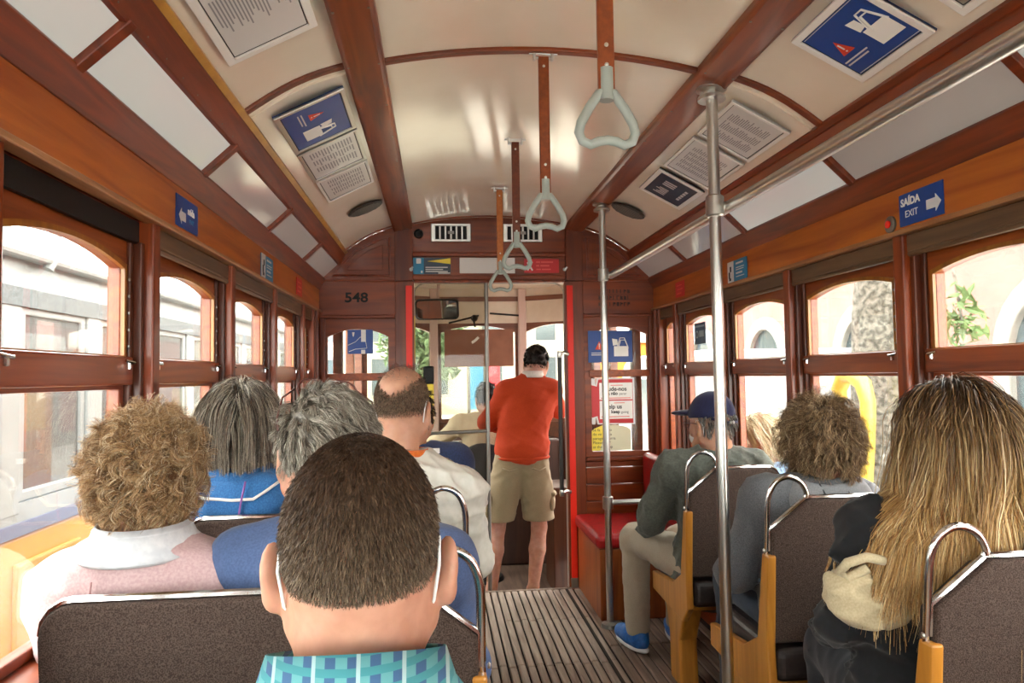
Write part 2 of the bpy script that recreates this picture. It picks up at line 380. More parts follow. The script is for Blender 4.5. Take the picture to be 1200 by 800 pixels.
# ---- front bulkhead
bk = st('wall_front', 'dark varnished front bulkhead with open doorway and two arched windows', 'wall')
Yb = BULK
def bb(u0, u1, z0, z1, y0=0., y1=.045, name='panel', m=W_BULK, bevel=.003):
    return B().box(C0 + u0, C0 + u1, Yb + y0, Yb + y1, z0, z1).build(name, m, bk, bevel=bevel)
for s in (-1, 1):
    def sb(u0, u1, *a, **k): lo, hi = sorted((s*u0, s*u1)); return bb(lo, hi, *a, **k)
    sb(.482, .60, 0.0, 1.95, name='jamb', m=W_BULKZ)
    sb(.49, .535, 0.0, .06, y0=-.012, y1=0, name='jamb_foot', m=STEELD)
    sb(.494, .534, .055, 1.92, y0=-.008, y1=0, name='red_strip', m=RED)
    sb(.49, .60, 1.95, 2.30, y0=-.02, name='pilaster', m=W_BULKZ)
    sb(.60, 1.10, 1.735, 1.95, name='name_board', m=W_BULK)
    sb(.60, 1.10, 1.715, 1.735, y0=-.012, name='moulding', m=W_BULK, bevel=.005)
    sb(.60, 1.10, 1.945, 1.962, y0=-.012, name='moulding', m=W_BULK, bevel=.005)
    # spandrel over the window
    prof = [(.60, 2.30)] + [side_pt(i / 6) for i in range(7)] + [(.95, 2.06), (1.08, 1.955)]
    B().prism([(hx(s, .60), 1.955)] + [(hx(s, u), z) for u, z in prof], Yb, Yb + .045, 'y').build('spandrel', W_BULK, bk)
    b = B(); mp = [(.635, 1.985), (.635, 2.225), (.72, 2.20), (.84, 2.14), (.92, 2.06), (.985, 1.985)]
    b.tube([(hx(s, u), Yb - .002, z) for u, z in mp], .009, 8, closed=True); b.build('spandrel_moulding', W_RED, bk, smooth=True)
    mq = [(.675, 2.015), (.675, 2.18), (.76, 2.145), (.85, 2.08), (.90, 2.015)]
    B().prism([(hx(s, u), z) for u, z in mq], Yb - .008, Yb, 'y').build('spandrel_panel', W_BULK, bk, bevel=.006)
    # lower boards
    zb = 0.0
    while zb < .78:
        z1 = min(zb + .107, .79); sb(.60, 1.10, zb + .002, z1 - .002, y0=0 if int(zb * 10) % 2 else -.003, name='plank', m=W_BULK, bevel=.006); zb = z1
    sb(.60, 1.10, .79, .815, y0=-.02, name='window_sill', m=W_BULK, bevel=.005)
    # window
    wn += 1; w = st('window_%d' % wn, 'arched bulkhead window %s' % ('carrying the stickers' if s > 0 else 'behind the bald man'), 'window')
    lo, hi = sorted((hx(s, .60), hx(s, 1.10)))
    il, ih = sorted((hx(s, .645), hx(s, 1.02)))
    B().ring(arch_out(lo, hi, 1.36, 1.716), arch_in(il, ih, 1.372, 1.60, 1.65), Yb, Yb + .04, 'y').build('upper_frame', W_BULK, w, bevel=.004)
    B().ring(arch_out(lo, hi, .815, 1.36), arch_in(il, ih, .85, 1.325, 1.3255), Yb, Yb + .04, 'y').build('lower_frame', W_BULK, w, bevel=.004)
    B().box(lo + .03, hi - .03, Yb - .012, Yb, 1.328, 1.372).build('meeting_rail', W_SASH, w, bevel=.005)
    B().prism(arch_in(il - .01, ih + .01, 1.365, 1.60, 1.655), Yb + .018, Yb + .022, 'y').build('upper_pane', GLASS, w)
    B().box(il - .01, ih + .01, Yb + .018, Yb + .022, .845, 1.33).build('lower_pane', GLASS, w)
    B().box(hx(s, 1.066) if s < 0 else hx(s, 1.03), hx(s, 1.03) if s < 0 else hx(s, 1.066), Yb - .02, Yb, .8, 1.72).build('corner_moulding', W_BULKZ, bk, bevel=.006)
# unseen rear bulkhead behind the camera, added to cut light from behind
rb = st('wall_back_added', 'unseen wooden rear bulkhead with glazed openings, added to cut light from behind', 'wall'); yr = Y0
for a, c, z0, z1 in ((-1.16, 1.16, 0, .85), (-1.16, 1.16, 1.66, 2.36), (-1.16, -1.02, .85, 1.66), (-.62, -.34, .85, 1.66), (.34, .62, .85, 1.66), (1.02, 1.16, .85, 1.66)):
    B().box(C0 + a, C0 + c, yr - .05, yr, z0, z1).build('panel', W_BULK, rb)
for a, c in ((-1.02, -.62), (-.34, .34), (.62, 1.02)): B().box(C0 + a, C0 + c, yr - .03, yr - .025, .85, 1.66).build('pane', GLASS, rb)
# header boards over the doorway
lo = [(C0 + u, z) for u, z in ((-.49, 2.135), (.49, 2.135))]
B().prism(lo + [(C0 + .49 - .98 * i / 12, zc(.49 - .98 * i / 12)) for i in range(13)], Yb, Yb + .045, 'y').build('vent_board', W_BULK, bk)
bb(-.49, .49, 1.985, 2.105, name='notice_board'); bb(-.49, .49, 2.105, 2.135, y0=-.012, name='moulding', bevel=.006)
bb(-.49, .49, 2.120, 2.128, y0=-.018, name='moulding', m=W_RED); bb(-.49, .49, 1.955, 1.985, y0=-.010, name='moulding', bevel=.006)
bb(-.482, .482, 1.94, 1.955, y0=.0, y1=.06, name='lintel', m=W_RED)
B().box(C0-1.1, C0+1.1, Yb+.02, Yb+.05, 2.29, 2.42).build('roof_end', W_BULK, bk)
t = empty('car_number', parent=bk); t.matrix_world = basis((-.56, Yb - .001, 1.83), (1, 0, 0), (0, 0, 1))
text(bk, '548', 0, 0, .085, BLACK, z=0, name='car_number_digits', bold=.002, sx=1.15).matrix_basis = basis((-.575, Yb - .002, 1.818), (1, 0, 0), (0, 0, 1))
bpy.data.objects.remove(t)
b = B(); rr = random.Random(5)      # faded three line inscription on the other board
for r in range(3):
    for q in range(9):
        x0 = 1.04 + q * .024
        if r == 0 and q < 2: continue
        b.box(x0, x0 + .006, Yb - .002, Yb - .0005, 1.868 - r * .042, 1.868 - r * .042 + .026); 
        if rr.random() < .7: b.box(x0, x0 + .017, Yb - .002, Yb - .0005, 1.868 - r * .042 + rr.choice([0, .011, .021]), 1.868 - r * .042 + rr.choice([.022, .026]))
b.build('faded_inscription', mat('faded_ink', '#3a1608', .6), bk)
# doorway seal, post and glass
CABSEAL = mat('grey_rubber_seal', '#a8a39a', .6)
dr = st('door_1', 'glazed screen in the cab doorway with steel post', 'doorway screen')
def rrect(x0, x1, z0, z1, r, n=6):
    o = []
    for cx, cz, a0 in ((x1-r, z1-r, 0), (x0+r, z1-r, 90), (x0+r, z0+r, 180), (x1-r, z0+r, 270)):
        for i in range(n + 1):
            a = math.radians(a0 + 90 * i / n); o.append((cx + r*math.cos(a), cz + r*math.sin(a)))
    return o
B().ring(rrect(-.146, .822, -.30, 1.942, .07), rrect(-.140, .816, -.29, 1.936, .066), Yb + .035, Yb + .05, 'y').build('seal', CABSEAL, dr)
b = B(); b.tube([(.315, Yb + .03, -.2), (.315, Yb + .03, 1.945)], .0125, 12); b.build('post', STEELD, dr, smooth=True)
b = B(); b.tube([(-.14, Yb + .03, .985), (.315, Yb + .03, .995)], .011, 10); b.build('cross_bar', STEELD, dr, smooth=True)
B().box(-.14, .305, Yb + .028, Yb + .034, 1.0, 1.94).build('pane', GLASSD, dr)
B().box(-.14, .305, Yb + .028, Yb + .034, .05, .985).build('lower_pane', GLASSD, dr)
# ---- driver's cab
cab = st('wall_cab', 'cream and brown interior shell of the driver cab', 'wall')
CAB = mat('cab_cream', '#d8cdbd', .4, col2='#cbbdab', scale=6)
CABBR = wood('cab_brown', '#5e3526', '#7f5038', 'X', 20)
CABP = mat('cab_pink_post', '#c3aaa0', .45)
B().box(C0-.98, C0+.98, BULK+.05, 6.6, 2.10, 2.14).build('roof', CAB, cab)
def facet(x0, y0, x1, y1, nm):
    L = math.hypot(x1-x0, y1-y0); mw = basis((x0, y0, 0), (x1-x0, y1-y0, 0), (0, 0, 1))
    def q(a0, a1, z0, z1, d, m, n):
        o = B().box(a0, a1, z0, z1, -d, d).build(n, m, cab); o.matrix_basis = mw; return o
    q(0, L, -.2, .95, .03, wood(nm + '_apron', '#3d1d10', '#5d2f18', 'Z', 20), 'apron')
    q(0, L, 1.80, 2.10, .03, CAB, 'header'); q(0, L, 1.99, 2.03, .04, CABBR, 'header_rail')
    o = B().ring(arch_out(0, L, .95, 1.86), arch_in(.05, L-.05, .98, 1.72, 1.78), -.02, .02, 'z').build('screen_frame', CABBR, cab); o.matrix_basis = mw
    o = B().prism(arch_in(.04, L-.04, .97, 1.72, 1.79), -.002, .002, 'z').build('windscreen_pane', GLASSD, cab); o.matrix_basis = mw
    return mw, L
facet(-.02, 6.3, .724, 6.3, 'centre'); facet(-.62, 5.95, -.02, 6.3, 'left'); facet(.724, 6.3, 1.32, 5.95, 'right')
for xx in (-.03, .735):
    B().box(xx - .035, xx + .035, 6.23, 6.31, -.2, 2.1).build('screen_post', CABP, cab, bevel=.01)
for xx in (-.63, 1.31):
    for yy in (4.72, 5.35, 5.92):
        B().box(xx - .03, xx + .03, yy - .035, yy + .035, -.2, 2.1).build('side_post', CABBR, cab, bevel=.006)
    B().box(xx - .03, xx + .03, 4.65, 5.95, 1.80, 2.1).build('side_header', CAB, cab)
    B().box(xx - .02, xx + .02, 5.35, 5.95, -.2, .95).build('side_apron', W_RED, cab)
B().box(.06, .655, 6.24, 6.25, 1.425, 1.745).build('sun_blind', mat('brown_blind', '#7d4f39', .5, col2='#8a5a42', scale=8), cab, label='brown fabric sun blind pulled down over the centre windscreen')
b = B(); b.prism([(.29, 1.64), (.32, 1.66), (.345, 1.685), (.36, 1.67), (.335, 1.645), (.30, 1.62)], 6.236, 6.239, 'y'); b.build('torn_patch', WHITE, cab)
b = B(); b.box(-.3, 1.0, 5.95, 6.25, -.2, .82); b.build('console', wood('console_wood', '#2b1912', '#43281a', 'Z', 20), cab, bevel=.02)
b = B(); b.box(.80, 1.10, 5.1, 5.5, -.2, .55); b.build('cab_locker', wood('locker_wood', '#3a2013', '#5a3520', 'Z', 20), cab, bevel=.01)
b = B()
for a, c in (((.35, 6.2, 1.86), (.30, 6.1, 1.84)), ((.30, 6.1, 1.84), (.10, 6.2, 1.80)), ((.45, 6.2, 1.88), (.7, 6.2, 1.86)), ((.30, 6.1, 1.84), (.32, 6.15, 1.76))): b.tube([a, c], .008, 6)
b.lathe([(.02, -.03), (.03, 0), (.02, .04)], (.31, 6.08, 1.83), 10, ax='y'); b.build('wiper_motor', BLACK, cab)
# ================================================================ SEATS, RAILS, SIGNS
def seat(label, side, y, w, group):
    d = 1 if side == 'left' else -1
    xw = -.70 if d > 0 else 1.385
    root = tag(empty('tram_bench' if w > .5 else 'tram_chair', (xw + d * w / 2, y + .1, 0)), label, 'seat', group)
    ox, oy = xw + d * w / 2, y + .1
    X = lambda l: xw + d * l - ox
    Yl = lambda z: (y - (z - .50) * .10) - oy           # backrest leans back towards the rear
    TZ = .955
    out = [(0, .515), (0, TZ - .06)] + [(.06 - .06 * math.cos(a), TZ - .06 + .06 * math.sin(a)) for a in (.4, .8, 1.2, 1.5)] + [(w - .115, TZ), (w, .86), (w, .515)]
    def slab(o, t0, t1, nm, m, bev):
        n = len(o); vs = [(X(a), Yl(z) + t, z) for t in (t0, t1) for a, z in o]
        B().add(vs, [tuple(range(n)), tuple(range(n, 2*n))] + [(i, (i+1) % n, (i+1) % n + n, i + n) for i in range(n)]).build(nm, m, root, bevel=bev)
    slab(out, 0, .045, 'backrest', FAB, .008)
    inn = [(a * .96 + .02 * w, z - .012) for a, z in out]
    slab(inn, .04, .075, 'back_cushion', LEATH, .015)
    b = B(); b.tube([(X(a), Yl(z) + .022, z + .004) for a, z in out[1:-1]] + [(X(w), Yl(.80) + .022, .80)], .0085, 8); b.build('chrome_trim', CHROME, root, smooth=True)
    hp = [(w - .115, TZ + .002), (w - .118, TZ + .02), (w - .10, TZ + .05), (w - .07, TZ + .067), (w - .04, TZ + .066), (w - .012, TZ + .045), (w + .004, TZ), (w + .006, .88), (w + .006, .76)]
    hq = []
    for q in range(len(hp) - 1):
        p0, p1, p2, p3 = hp[max(q-1, 0)], hp[q], hp[q+1], hp[min(q+2, len(hp)-1)]
        for u in (0, .25, .5, .75): hq.append(tuple(.5 * (2*p1[e] + (p2[e]-p0[e])*u + (2*p0[e]-5*p1[e]+4*p2[e]-p3[e])*u*u + (3*p1[e]-p0[e]-3*p2[e]+p3[e])*u**3) for e in (0, 1)))
    hp = hq + [hp[-1]]
    b = B(); b.tube([(X(a), Yl(z) + .022, z) for a, z in hp], .009, 12, flat=.8); b.build('grab_handle', CHROME, root, smooth='all')
    b = B(); b.lathe([(.004, 0), (.007, .003), (.004, .006)], (X(w + .018), Yl(.80) + .022, .80), 8, ax='x'); b.build('bolt', STEEL, root)
    # oak side frame following the edge of the back, then the seat support and foot
    sf = [(Yl(.78) - .008, .79), (Yl(.78) + .035, .79), (Yl(.52) + .06, .52), (Yl(.45) + .16, .46), (.36, .43), (.36, .35), (Yl(.42) + .04, .33), (Yl(.42) - .03, .40), (Yl(.50) - .012, .50)]
    for l0, l1 in ((w - .012, w + .016),):
        lo, hi = sorted((X(l0), X(l1))); B().prism(sf, lo, hi, 'x').build('side_frame', W_OAK, root, bevel=.006)
    lo, hi = sorted((X(w - .10), X(w - .02)))
    B().prism([(.02, .36), (.30, .36), (.24, .20), (.23, .0), (.09, .0), (.10, .20)], lo, hi, 'x').build('foot', W_OAK, root, bevel=.01)
    lo, hi = sorted((X(.02), X(w - .015)))
    B().box(lo, hi, Yl(.45) - .012, .36, .395, .50).build('cushion', LEATH, root, bevel=.028, seg=4)
    B().box(lo, hi, Yl(.45) + .07, .35, .36, .40).build('seat_pan', W_OAK, root, bevel=.005)
    return root
seat('wide dark moquette tram seat carrying the woman in pink and the grey-haired man', 'left', 1.40, .77, 'double seats')
seat('wide dark moquette tram seat carrying the woman in the blue fleece', 'left', 2.14, .77, 'double seats')
seat('wide dark tram seat ahead of the balding man, carrying the passenger in navy', 'left', 2.88, .77, 'double seats')
seat('wide tram seat carrying the buzz-cut man in the plaid shirt', 'left', .60, .77, 'double seats')
seat('narrow moquette tram seat with chrome loop, carrying the long-haired woman', 'right', 1.43, .385, 'single seats')
seat('narrow moquette tram seat with chrome loop, carrying the woman in the grey hoodie', 'right', 2.16, .385, 'single seats')
seat('narrow moquette tram seat with chrome loop, carrying the man in the navy cap', 'right', 2.88, .385, 'single seats')
# red bench against the bulkhead
bn = tag(empty('bench', (1.108, 4.22, 0)), 'red leather bench on a wooden box against the front bulkhead', 'bench')
B().box(-.235, .25, -.27, .36, 0, .385).build('box_base', W_BENCH, bn, bevel=.006)
B().box(-.255, .255, -.28, .36, .385, .465).build('cushion', REDL, bn, bevel=.03, seg=4)
B().box(.19, .262, -.27, .36, .48, .84).build('backrest', REDL, bn, bevel=.03, seg=4)
# ---- poles and rails
def flange(b, x, y, z, sgn): b.lathe([(.022, 0), (.026, .012 * sgn), (.045, .022 * sgn), (.045, .034 * sgn)], (x, y, z), 20)
def clamp(b, x, y, z, r=.029): b.lathe([(r*.8, -.035), (r, -.03), (r, .03), (r*.8, .035)], (x, y, z), 16)
PX = .902
for py, lb, nm in ((2.257, 'thick steel pole rising beside the seat of the woman in grey', 0), (3.86, 'thin-looking steel pole standing at the end of the red bench', 1)):
    r = tag(empty('grab_pole', (PX, py, 0)), lb, 'pole', 'floor to ceiling poles')
    b = B(); b.tube([(0, 0, .02), (0, 0, 2.262)], .0185, 16); b.build('pole', STEEL, r, smooth=True)
    b = B(); flange(b, 0, 0, 2.268, -1); b.lathe([(.04, 2.262), (.05, 2.268), (.05, 2.276)], (0, 0, 0), 16); b.build('ceiling_flange', STEEL, r, smooth=True)
    b = B(); b.lathe([(.05, .001), (.045, .02), (.024, .03)], (0, 0, 0), 16); b.build('floor_flange', STEELD, r, smooth=True)
    b = B(); clamp(b, 0, 0, 1.885); b.tube([(0, -.0, 1.885), (.034, 0, 1.885)], .016, 10); b.build('clamp', STEEL, r, smooth=True)
    if nm: b = B(); clamp(b, 0, 0, .655); b.build('clamp', STEEL, r, smooth=True)
b = B(); b.tube([(PX + .0485, -.6, 1.885), (PX + .0485, 3.885, 1.885)], .019, 16)
o = b.build('hand_rail', STEEL, smooth=True); tag(o, 'long steel hand rail running under the ceiling between the two poles', 'hand rail')
b = B(); b.tube([(0.02, 0, 0), (.47, 0, 0)], .015, 12); o = b.build('bench_rail', STEEL, smooth=True, mw=Matrix.Translation((PX, 3.86, .655))); tag(o, 'short horizontal steel rail from the pole across the bench end', 'rail')
r = tag(empty('door_grab_bar', (.772, 4.56, 0)), 'black vertical grab bar on the doorway jamb beside the standing man', 'grab bar')
b = B(); b.tube([(0, 0, .60), (0, 0, 1.475)], .014, 10); b.build('bar', mat('black_rubber', '#1e1c1b', .5), r, smooth=True)
for z in (.60, 1.475):
    b = B(); b.tube([(0, 0, z), (.03, .01, z + .01), (.06, .035, z)], .012, 8); b.lathe([(.014, -.02), (.018, 0), (.014, .02)], (0, 0, z), 10); b.build('bracket', STEEL, r, smooth=True)
# ---- hanging straps
def handle_path():
    P = [(0, .055), (.014, .05), (.034, .022), (.052, -.01), (.057, -.03), (.05, -.047), (.034, -.054), (.018, -.047), (0, -.044)]
    return P + [(-a, b_) for a, b_ in P[-2:0:-1]]
SL = ['nearest the buzz-cut man', 'second from the cab doorway counting on from the doorway pair', 'in front of the doorway vents', 'over the doorway lintel']
SL = ['hanging from the ceiling before the wooden rib, large grey loop', 'bolted right at the wooden ceiling rib', 'dark brown leather, between the rib and the front bulkhead', 'paler orange leather, closest to the front bulkhead']
ST2 = mat('strap_leather_dark', '#6b2f12', .45, col2='#5c270f', scale=60); ST4 = mat('strap_leather_pale', '#b56a2e', .5, col2='#a35b25', scale=60)
for i, (y, m) in enumerate(((1.385, STRAP), (2.20, STRAP), (3.03, ST2), (3.83, ST4))):
    r = tag(empty('hand_strap', (C0, y, 2.355)), 'hand strap ' + SL[i], 'hand strap', 'hanging hand straps')
    b = B(); b.box(-.045, .045, -.006, .006, -.012, -.004); b.tube([(-.03, 0, -.022), (.03, 0, -.022)], .006, 8); b.box(-.032, -.024, -.008, .008, -.03, 0); b.box(.024, .032, -.008, .008, -.03, 0)
    b.build('bracket', STEEL, r, bevel=.002)
    B().box(-.0165, .0165, -.007, .007, -.452, -.018).build('leather_strap', m, r, bevel=.003)
    b = B()
    for z in (-.05, -.36, -.40, -.435): b.lathe([(.0001, -.0095), (.0045, -.0085), (.0045, 0)], (0, 0, z), 8, ax='y')
    b.build('rivets', STEEL, r)['kind'] = 'stuff'
    b = B(); b.tube([(0, 0, -.405), (0, 0, -.47)], .0145, 12); b.tube([(a, 0, c - .505) for a, c in handle_path()], .0098, 10, closed=True)
    b.build('grip_loop', HANDLE, r, smooth=True)
# ---- signs on the fascia
def arrow(cx, cy, w, h, d=1):
    P = [(-w/2, -h*.28), (w*.12, -h*.28), (w*.12, -h/2), (w/2, 0), (w*.12, h/2), (w*.12, h*.28), (-w/2, h*.28)]
    return [(cx + d*a, cy + b_) for a, b_ in (P if d > 0 else P[::-1])]
FR = (C0 + 1.067, 0, 0)
sg = board('exit_sign', 'blue exit sign with white lettering and right-pointing arrow on the kerb side fascia', 'sign', (C0+1.067, 1.958, 1.824), (0, -1, 0), (0, 0, 1), .192, .096, BLUE, .003)
text(sg, 'SAÍDA', -.088, .012, .031, WHITE, z=.0032, bold=.0012); text(sg, 'EXIT', -.07, -.024, .029, WHITE, z=.0032)
flat(sg, 'arrow', [arrow(.058, -.008, .062, .05)], PAPER, .003)
sg = board('exit_sign', 'blue exit sign with left-pointing arrow on the street side fascia', 'sign', (C0-1.067, 2.196, 1.828), (0, 1, 0), (0, 0, 1), .182, .09, BLUE, .003)
text(sg, 'saída', .0, .004, .030, WHITE, z=.0032, bold=.001); text(sg, 'EXIT', .015, -.022, .02, CYAN, z=.0032)
flat(sg, 'arrow', [arrow(-.045, -.012, .055, .046, -1)], PAPER, .003)
b = B(); b.lathe([(.0001, .012), (.012, .012), (.016, .006), (.0001, .006)], (0, 0, 0), 16, ax='x')
o = empty('bell_push', (C0+1.067, 2.10, 1.795)); tag(o, 'round bell push with a red button beside the exit sign', 'button')
B().lathe([(.026, 0), (.026, -.006), (.02, -.010)], (0, 0, 0), 20, ax='x').build('bezel', STEELD, o, smooth=True)
B().lathe([(.012, -.008), (.012, -.014), (.008, -.016)], (0, 0, 0), 16, ax='x').build('red_button', RED, o, smooth=True)
for s, y, lb in ((1, 3.26, 'small blue and white notice on the kerb side fascia'), (-1, 3.20, 'small blue and white notice on the street side fascia')):
    sg = board('notice', lb, 'sign', (hx(s, 1.067), y, 1.823), (0, -s, 0), (0, 0, 1), .215, .098, CYAN, .003)
    q = .107
    flat(sg, 'picture_strip', [rect(-q, -q + .07, -.049, .049)], PAPER, .003)
    flat(sg, 'picture_marks', [rect(-q+.015, -q+.03, -.03, 0), rect(-q+.03, -q+.045, .0, .025), rect(-q+.02, -q+.04, -.042, -.03)], DARKP, .0045)
    flat(sg, 'text_lines', [rect(-.01, .07, .028, .036), rect(-.01, .08, .010, .014), rect(-.01, .075, .0, .004), rect(-.01, .06, -.018, -.010), rect(-.01, .08, -.032, -.028)], PAPER, .003)
for s, y, lb in ((1, 4.07, 'small red notice on the kerb side fascia by the bulkhead'), (-1, 3.93, 'small red notice on the street side fascia by the bulkhead')):
    sg = board('notice', lb, 'sign', (hx(s, 1.067), y, 1.83), (0, -s, 0), (0, 0, 1), .15, .09, REDS, .003)
    flat(sg, 'marks', [rect(-.05, .04, .02, .026), rect(-.04, .05, -.004, .004), rect(-.05, .03, -.028, -.02)], mat('pale_red', '#e0605a', .5) if s > 0 else MATS['pale_red'], .003)
# ---- bulkhead fittings
for x, lb in ((.093, 'chrome slotted vent over the doorway, next to the round speaker'), (.553, 'chrome slotted vent over the doorway, above the red notice')):
    v = tag(empty('air_vent', (x, Yb - .002, 2.257)), lb, 'vent', 'doorway vents')
    B().box(-.122, .122, -.004, 0, -.05, .05).build('backing', BLACK, v)
    B().ring(rect(-.127, .127, -.058, .058), rect(-.105, .105, -.042, .042), -.012, 0, 'y').build('frame', STEEL, v, bevel=.004)
    for k in range(7):
        xx = -.105 + k * .035; B().box(xx - .006, xx + .006, -.012, -.004, -.044, .044).build('slat', STEEL, v, bevel=.003)
    B().box(-.02, .02, -.018, -.012, -.01, .01).build('slide_knob', STEELD, v, bevel=.004)
v = tag(empty('speaker', (-.112, Yb - .002, 2.25)), 'small round black speaker on the vent board', 'speaker')
B().lathe([(.03, 0), (.03, -.012), (.022, -.018), (.018, -.008), (.0001, -.006)], (0, 0, 0), 20, ax='y').build('cone', BLACK, v, smooth=True)
for xx, lb in ((-.16, 'brass coat hook on the pilaster by the car number'), (.818, 'brass coat hook on the pilaster by the red notice')):
    b = B(); b.tube([(0, 0, 0), (.0, -.03, -.006), (.012, -.035, .012)], .006, 8); b.lathe([(.012, 0), (.012, -.006)], (0, 0, 0), 10, ax='y')
    tag(b.build('coat_hook', STEEL, smooth=True, mw=Matrix.Translation((xx, Yb - .022 if False else Yb - .022, 2.02))), lb, 'hook')
RX = (1, 0, 0); UZ = (0, 0, 1)
sg = board('sticker', 'blue sticker with a yellow wedge left of the blank panel over the doorway', 'sticker', (-.03, Yb - .001, 2.045), RX, UZ, .236, .105, NAVY, .002)
flat(sg, 'cyan_field', [rect(-.118, -.05, -.0525, .0525)], CYAN, .002, .0006); flat(sg, 'pale_square', [rect(-.098, -.068, .015, .048), rect(-.07, -.058, -.045, -.03)], PAPER, .0027, .0006)
flat(sg, 'yellow_wedge', [[(-.03, .03), (.118, .012), (.118, .05)]], YEL, .002, .0006); flat(sg, 'text_lines', [rect(-.04, .10, -.012, -.006), rect(-.04, .07, -.025, -.019), rect(-.04, .10, -.038, -.032), rect(.04, .115, -.048, -.042)], PAPER, .002, .0006)
sg = board('sticker', 'blank off-white panel over the middle of the doorway', 'panel', (.322, Yb - .001, 2.048), RX, UZ, .355, .10, PAPER, .004, bevel=.003)
sg = board('sticker', 'red sticker with a pale crossed figure over the doorway', 'sticker', (.672, Yb - .001, 2.046), RX, UZ, .226, .09, REDS, .002)
PK = MATS['pale_red']
flat(sg, 'crossed_figure', [[(-.095, -.026), (-.087, -.032), (-.055, .024), (-.063, .03)], [(-.055, -.026), (-.063, -.032), (-.097, .02), (-.089, .026)], circ(-.076, .026, .007, 10)], PAPER, .002, .0006)
flat(sg, 'text_lines', [rect(-.035, -.01, .02, .029), rect(-.004, .075, .02, .029), rect(-.035, -.015, -.004, .006), rect(-.008, .05, -.004, .006), rect(-.035, -.005, -.027, -.018), rect(.002, .06, -.027, -.018)], PK, .002, .0006)
def bag(sg, x, y, k, mt):
    flat(sg, 'bag', [[(x-.04*k, y-.045*k), (x+.042*k, y-.045*k), (x+.042*k, y+.012*k), (x-.04*k, y+.012*k)]], mt, .0035, .0006)
    flat(sg, 'bag_flap', [[(x-.045*k, y+.015*k), (x-.018*k, y+.02*k), (x-.02*k, y+.05*k), (x-.05*k, y+.055*k)]], mt, .0035, .0006)
    b = B(); L = [(x-.02*k, y+.012*k), (x-.005*k, y+.058*k), (x+.02*k, y+.058*k), (x+.038*k, y+.012*k)]
    for o2 in (0, .012*k): b.tube([(a + (.004*k if o2 else 0), c - o2, .0036) for a, c in L], .0028 * k, 6)
    b.build('bag_handle', mt, sg)
def bagsign(sg, k=1.0):
    flat(sg, 'warning_triangle', [[(-.10*k, -.02*k), (-.045*k, -.02*k), (-.072*k, .035*k)]], ORANGEP, .0035, .0006)
    flat(sg, 'exclamation', [rect(-.075*k, -.069*k, -.004*k, .02*k), rect(-.075*k, -.069*k, -.014*k, -.009*k)], WHITE, .0045, .0006)
    flat(sg, 'text_lines', [rect(-.125*k, -.02*k, -.044*k, -.039*k), rect(-.125*k, -.03*k, -.056*k, -.051*k)], PAPER, .0035, .0006)
    bag(sg, .07*k, -.012*k, 1.15*k, WHITE)
sg = board('pickpocket_sign', 'blue warning sign with red triangle and white bag in the bulkhead window', 'sign', (1.11, Yb - .006, 1.522), RX, UZ, .29, .205, BLUE, .003); bagsign(sg)
sg = board('help_us_sign', 'red arrow-shaped bilingual notice with white text panels in the bulkhead window', 'sign', (1.11, Yb + .008, 1.17), RX, UZ, .02, .02, REDS, .002)
flat(sg, 'white_outline', [[(-.155, 0), (-.125, .148), (-.105, .148), (-.10, .10), (-.09, .148), (.157, .15), (.157, -.15), (-.09, -.148), (-.10, -.10), (-.105, -.148), (-.125, -.148)]], PAPER, .002, .001)
flat(sg, 'red_arrow', [[(-.148, 0), (-.128, .105), (-.09, .095), (-.08, .14), (.145, .14), (.145, -.142), (-.08, -.14), (-.09, -.095), (-.125, -.105)]], REDS, .0032, .0006)
flat(sg, 'white_panels', [rect(-.075, .142, .01, .118), rect(-.075, .142, -.114, .002)], WHITE, .004, .0006)
text(sg, 'Ajude-nos', -.052, .066, .038, DARKP, z=.0046, bold=.001); text(sg, 'a não', -.02, .04, .03, DARKP, z=.0046, bold=.001); text(sg, 'parar', .055, .04, .023, DARKP, z=.0046)
text(sg, 'Help us', -.046, -.048, .038, DARKP, z=.0046, bold=.001); text(sg, 'keep', -.0, -.078, .03, DARKP, z=.0046, bold=.001); text(sg, 'going', .066, -.078, .023, DARKP, z=.0046)
flat(sg, 'small_print', [rect(-.065, .13, .017, .022), rect(-.065, .12, -.103, -.098), rect(0, .08, .10, .104), rect(.02, .09, -.014, -.01)], MATS['pale_red'], .0046, .0005)
sg = board('sticker', 'yellow and white dome-topped bilingual sticker at the foot of the bulkhead window', 'sticker', (1.107, Yb + .004, .93), RX, UZ, .02, .02, PAPER, .002)
flat(sg, 'paper_sheet', [[(-.135, -.075), (.13, -.075), (.13, .055), (.10, .075), (.03, .088), (-.06, .085), (-.11, .065), (-.135, .045)]], mat('aged_paper', '#d9d7b8', .5), .002, .001)
flat(sg, 'yellow_field', [[(-.135, -.075), (-.075, -.075), (-.05, .02), (-.06, .085), (-.11, .065), (-.135, .045)]], YEL, .0032, .0006)
for i, q in enumerate(('Se fa    tado', 'do ve   n na', 'paragem terra', 'Please   t P', 'at the S   op')): text(sg, q, -.122, .048 - i * .027, .026, DARKP, z=.004)
sg = board('arrow_sticker', 'square blue sticker with pale outline drawing in the bulkhead window behind the bald man', 'sticker', (-.478, Yb - .006, 1.568), RX, UZ, .155, .15, BLUE, .003)
flat(sg, 'pale_bar', [rect(.005, .034, .0, .075), rect(.005, .03, -.075, -.05)], PAPER, .003)
b = B(); b.tube([(-.075, -.02, .0035), (-.03, .0, .0035), (0, .03, .0035), (.03, .02, .0035), (.04, -.04, .0035), (-.03, -.045, .0035), (-.07, -.06, .0035)], .002, 6); b.build('outline', PAPER, sg)
flat(sg, 'small_arrow', [[(-.05, .06), (-.035, .06), (-.038, .04), (-.043, .03), (-.048, .04)]], PAPER, .003)
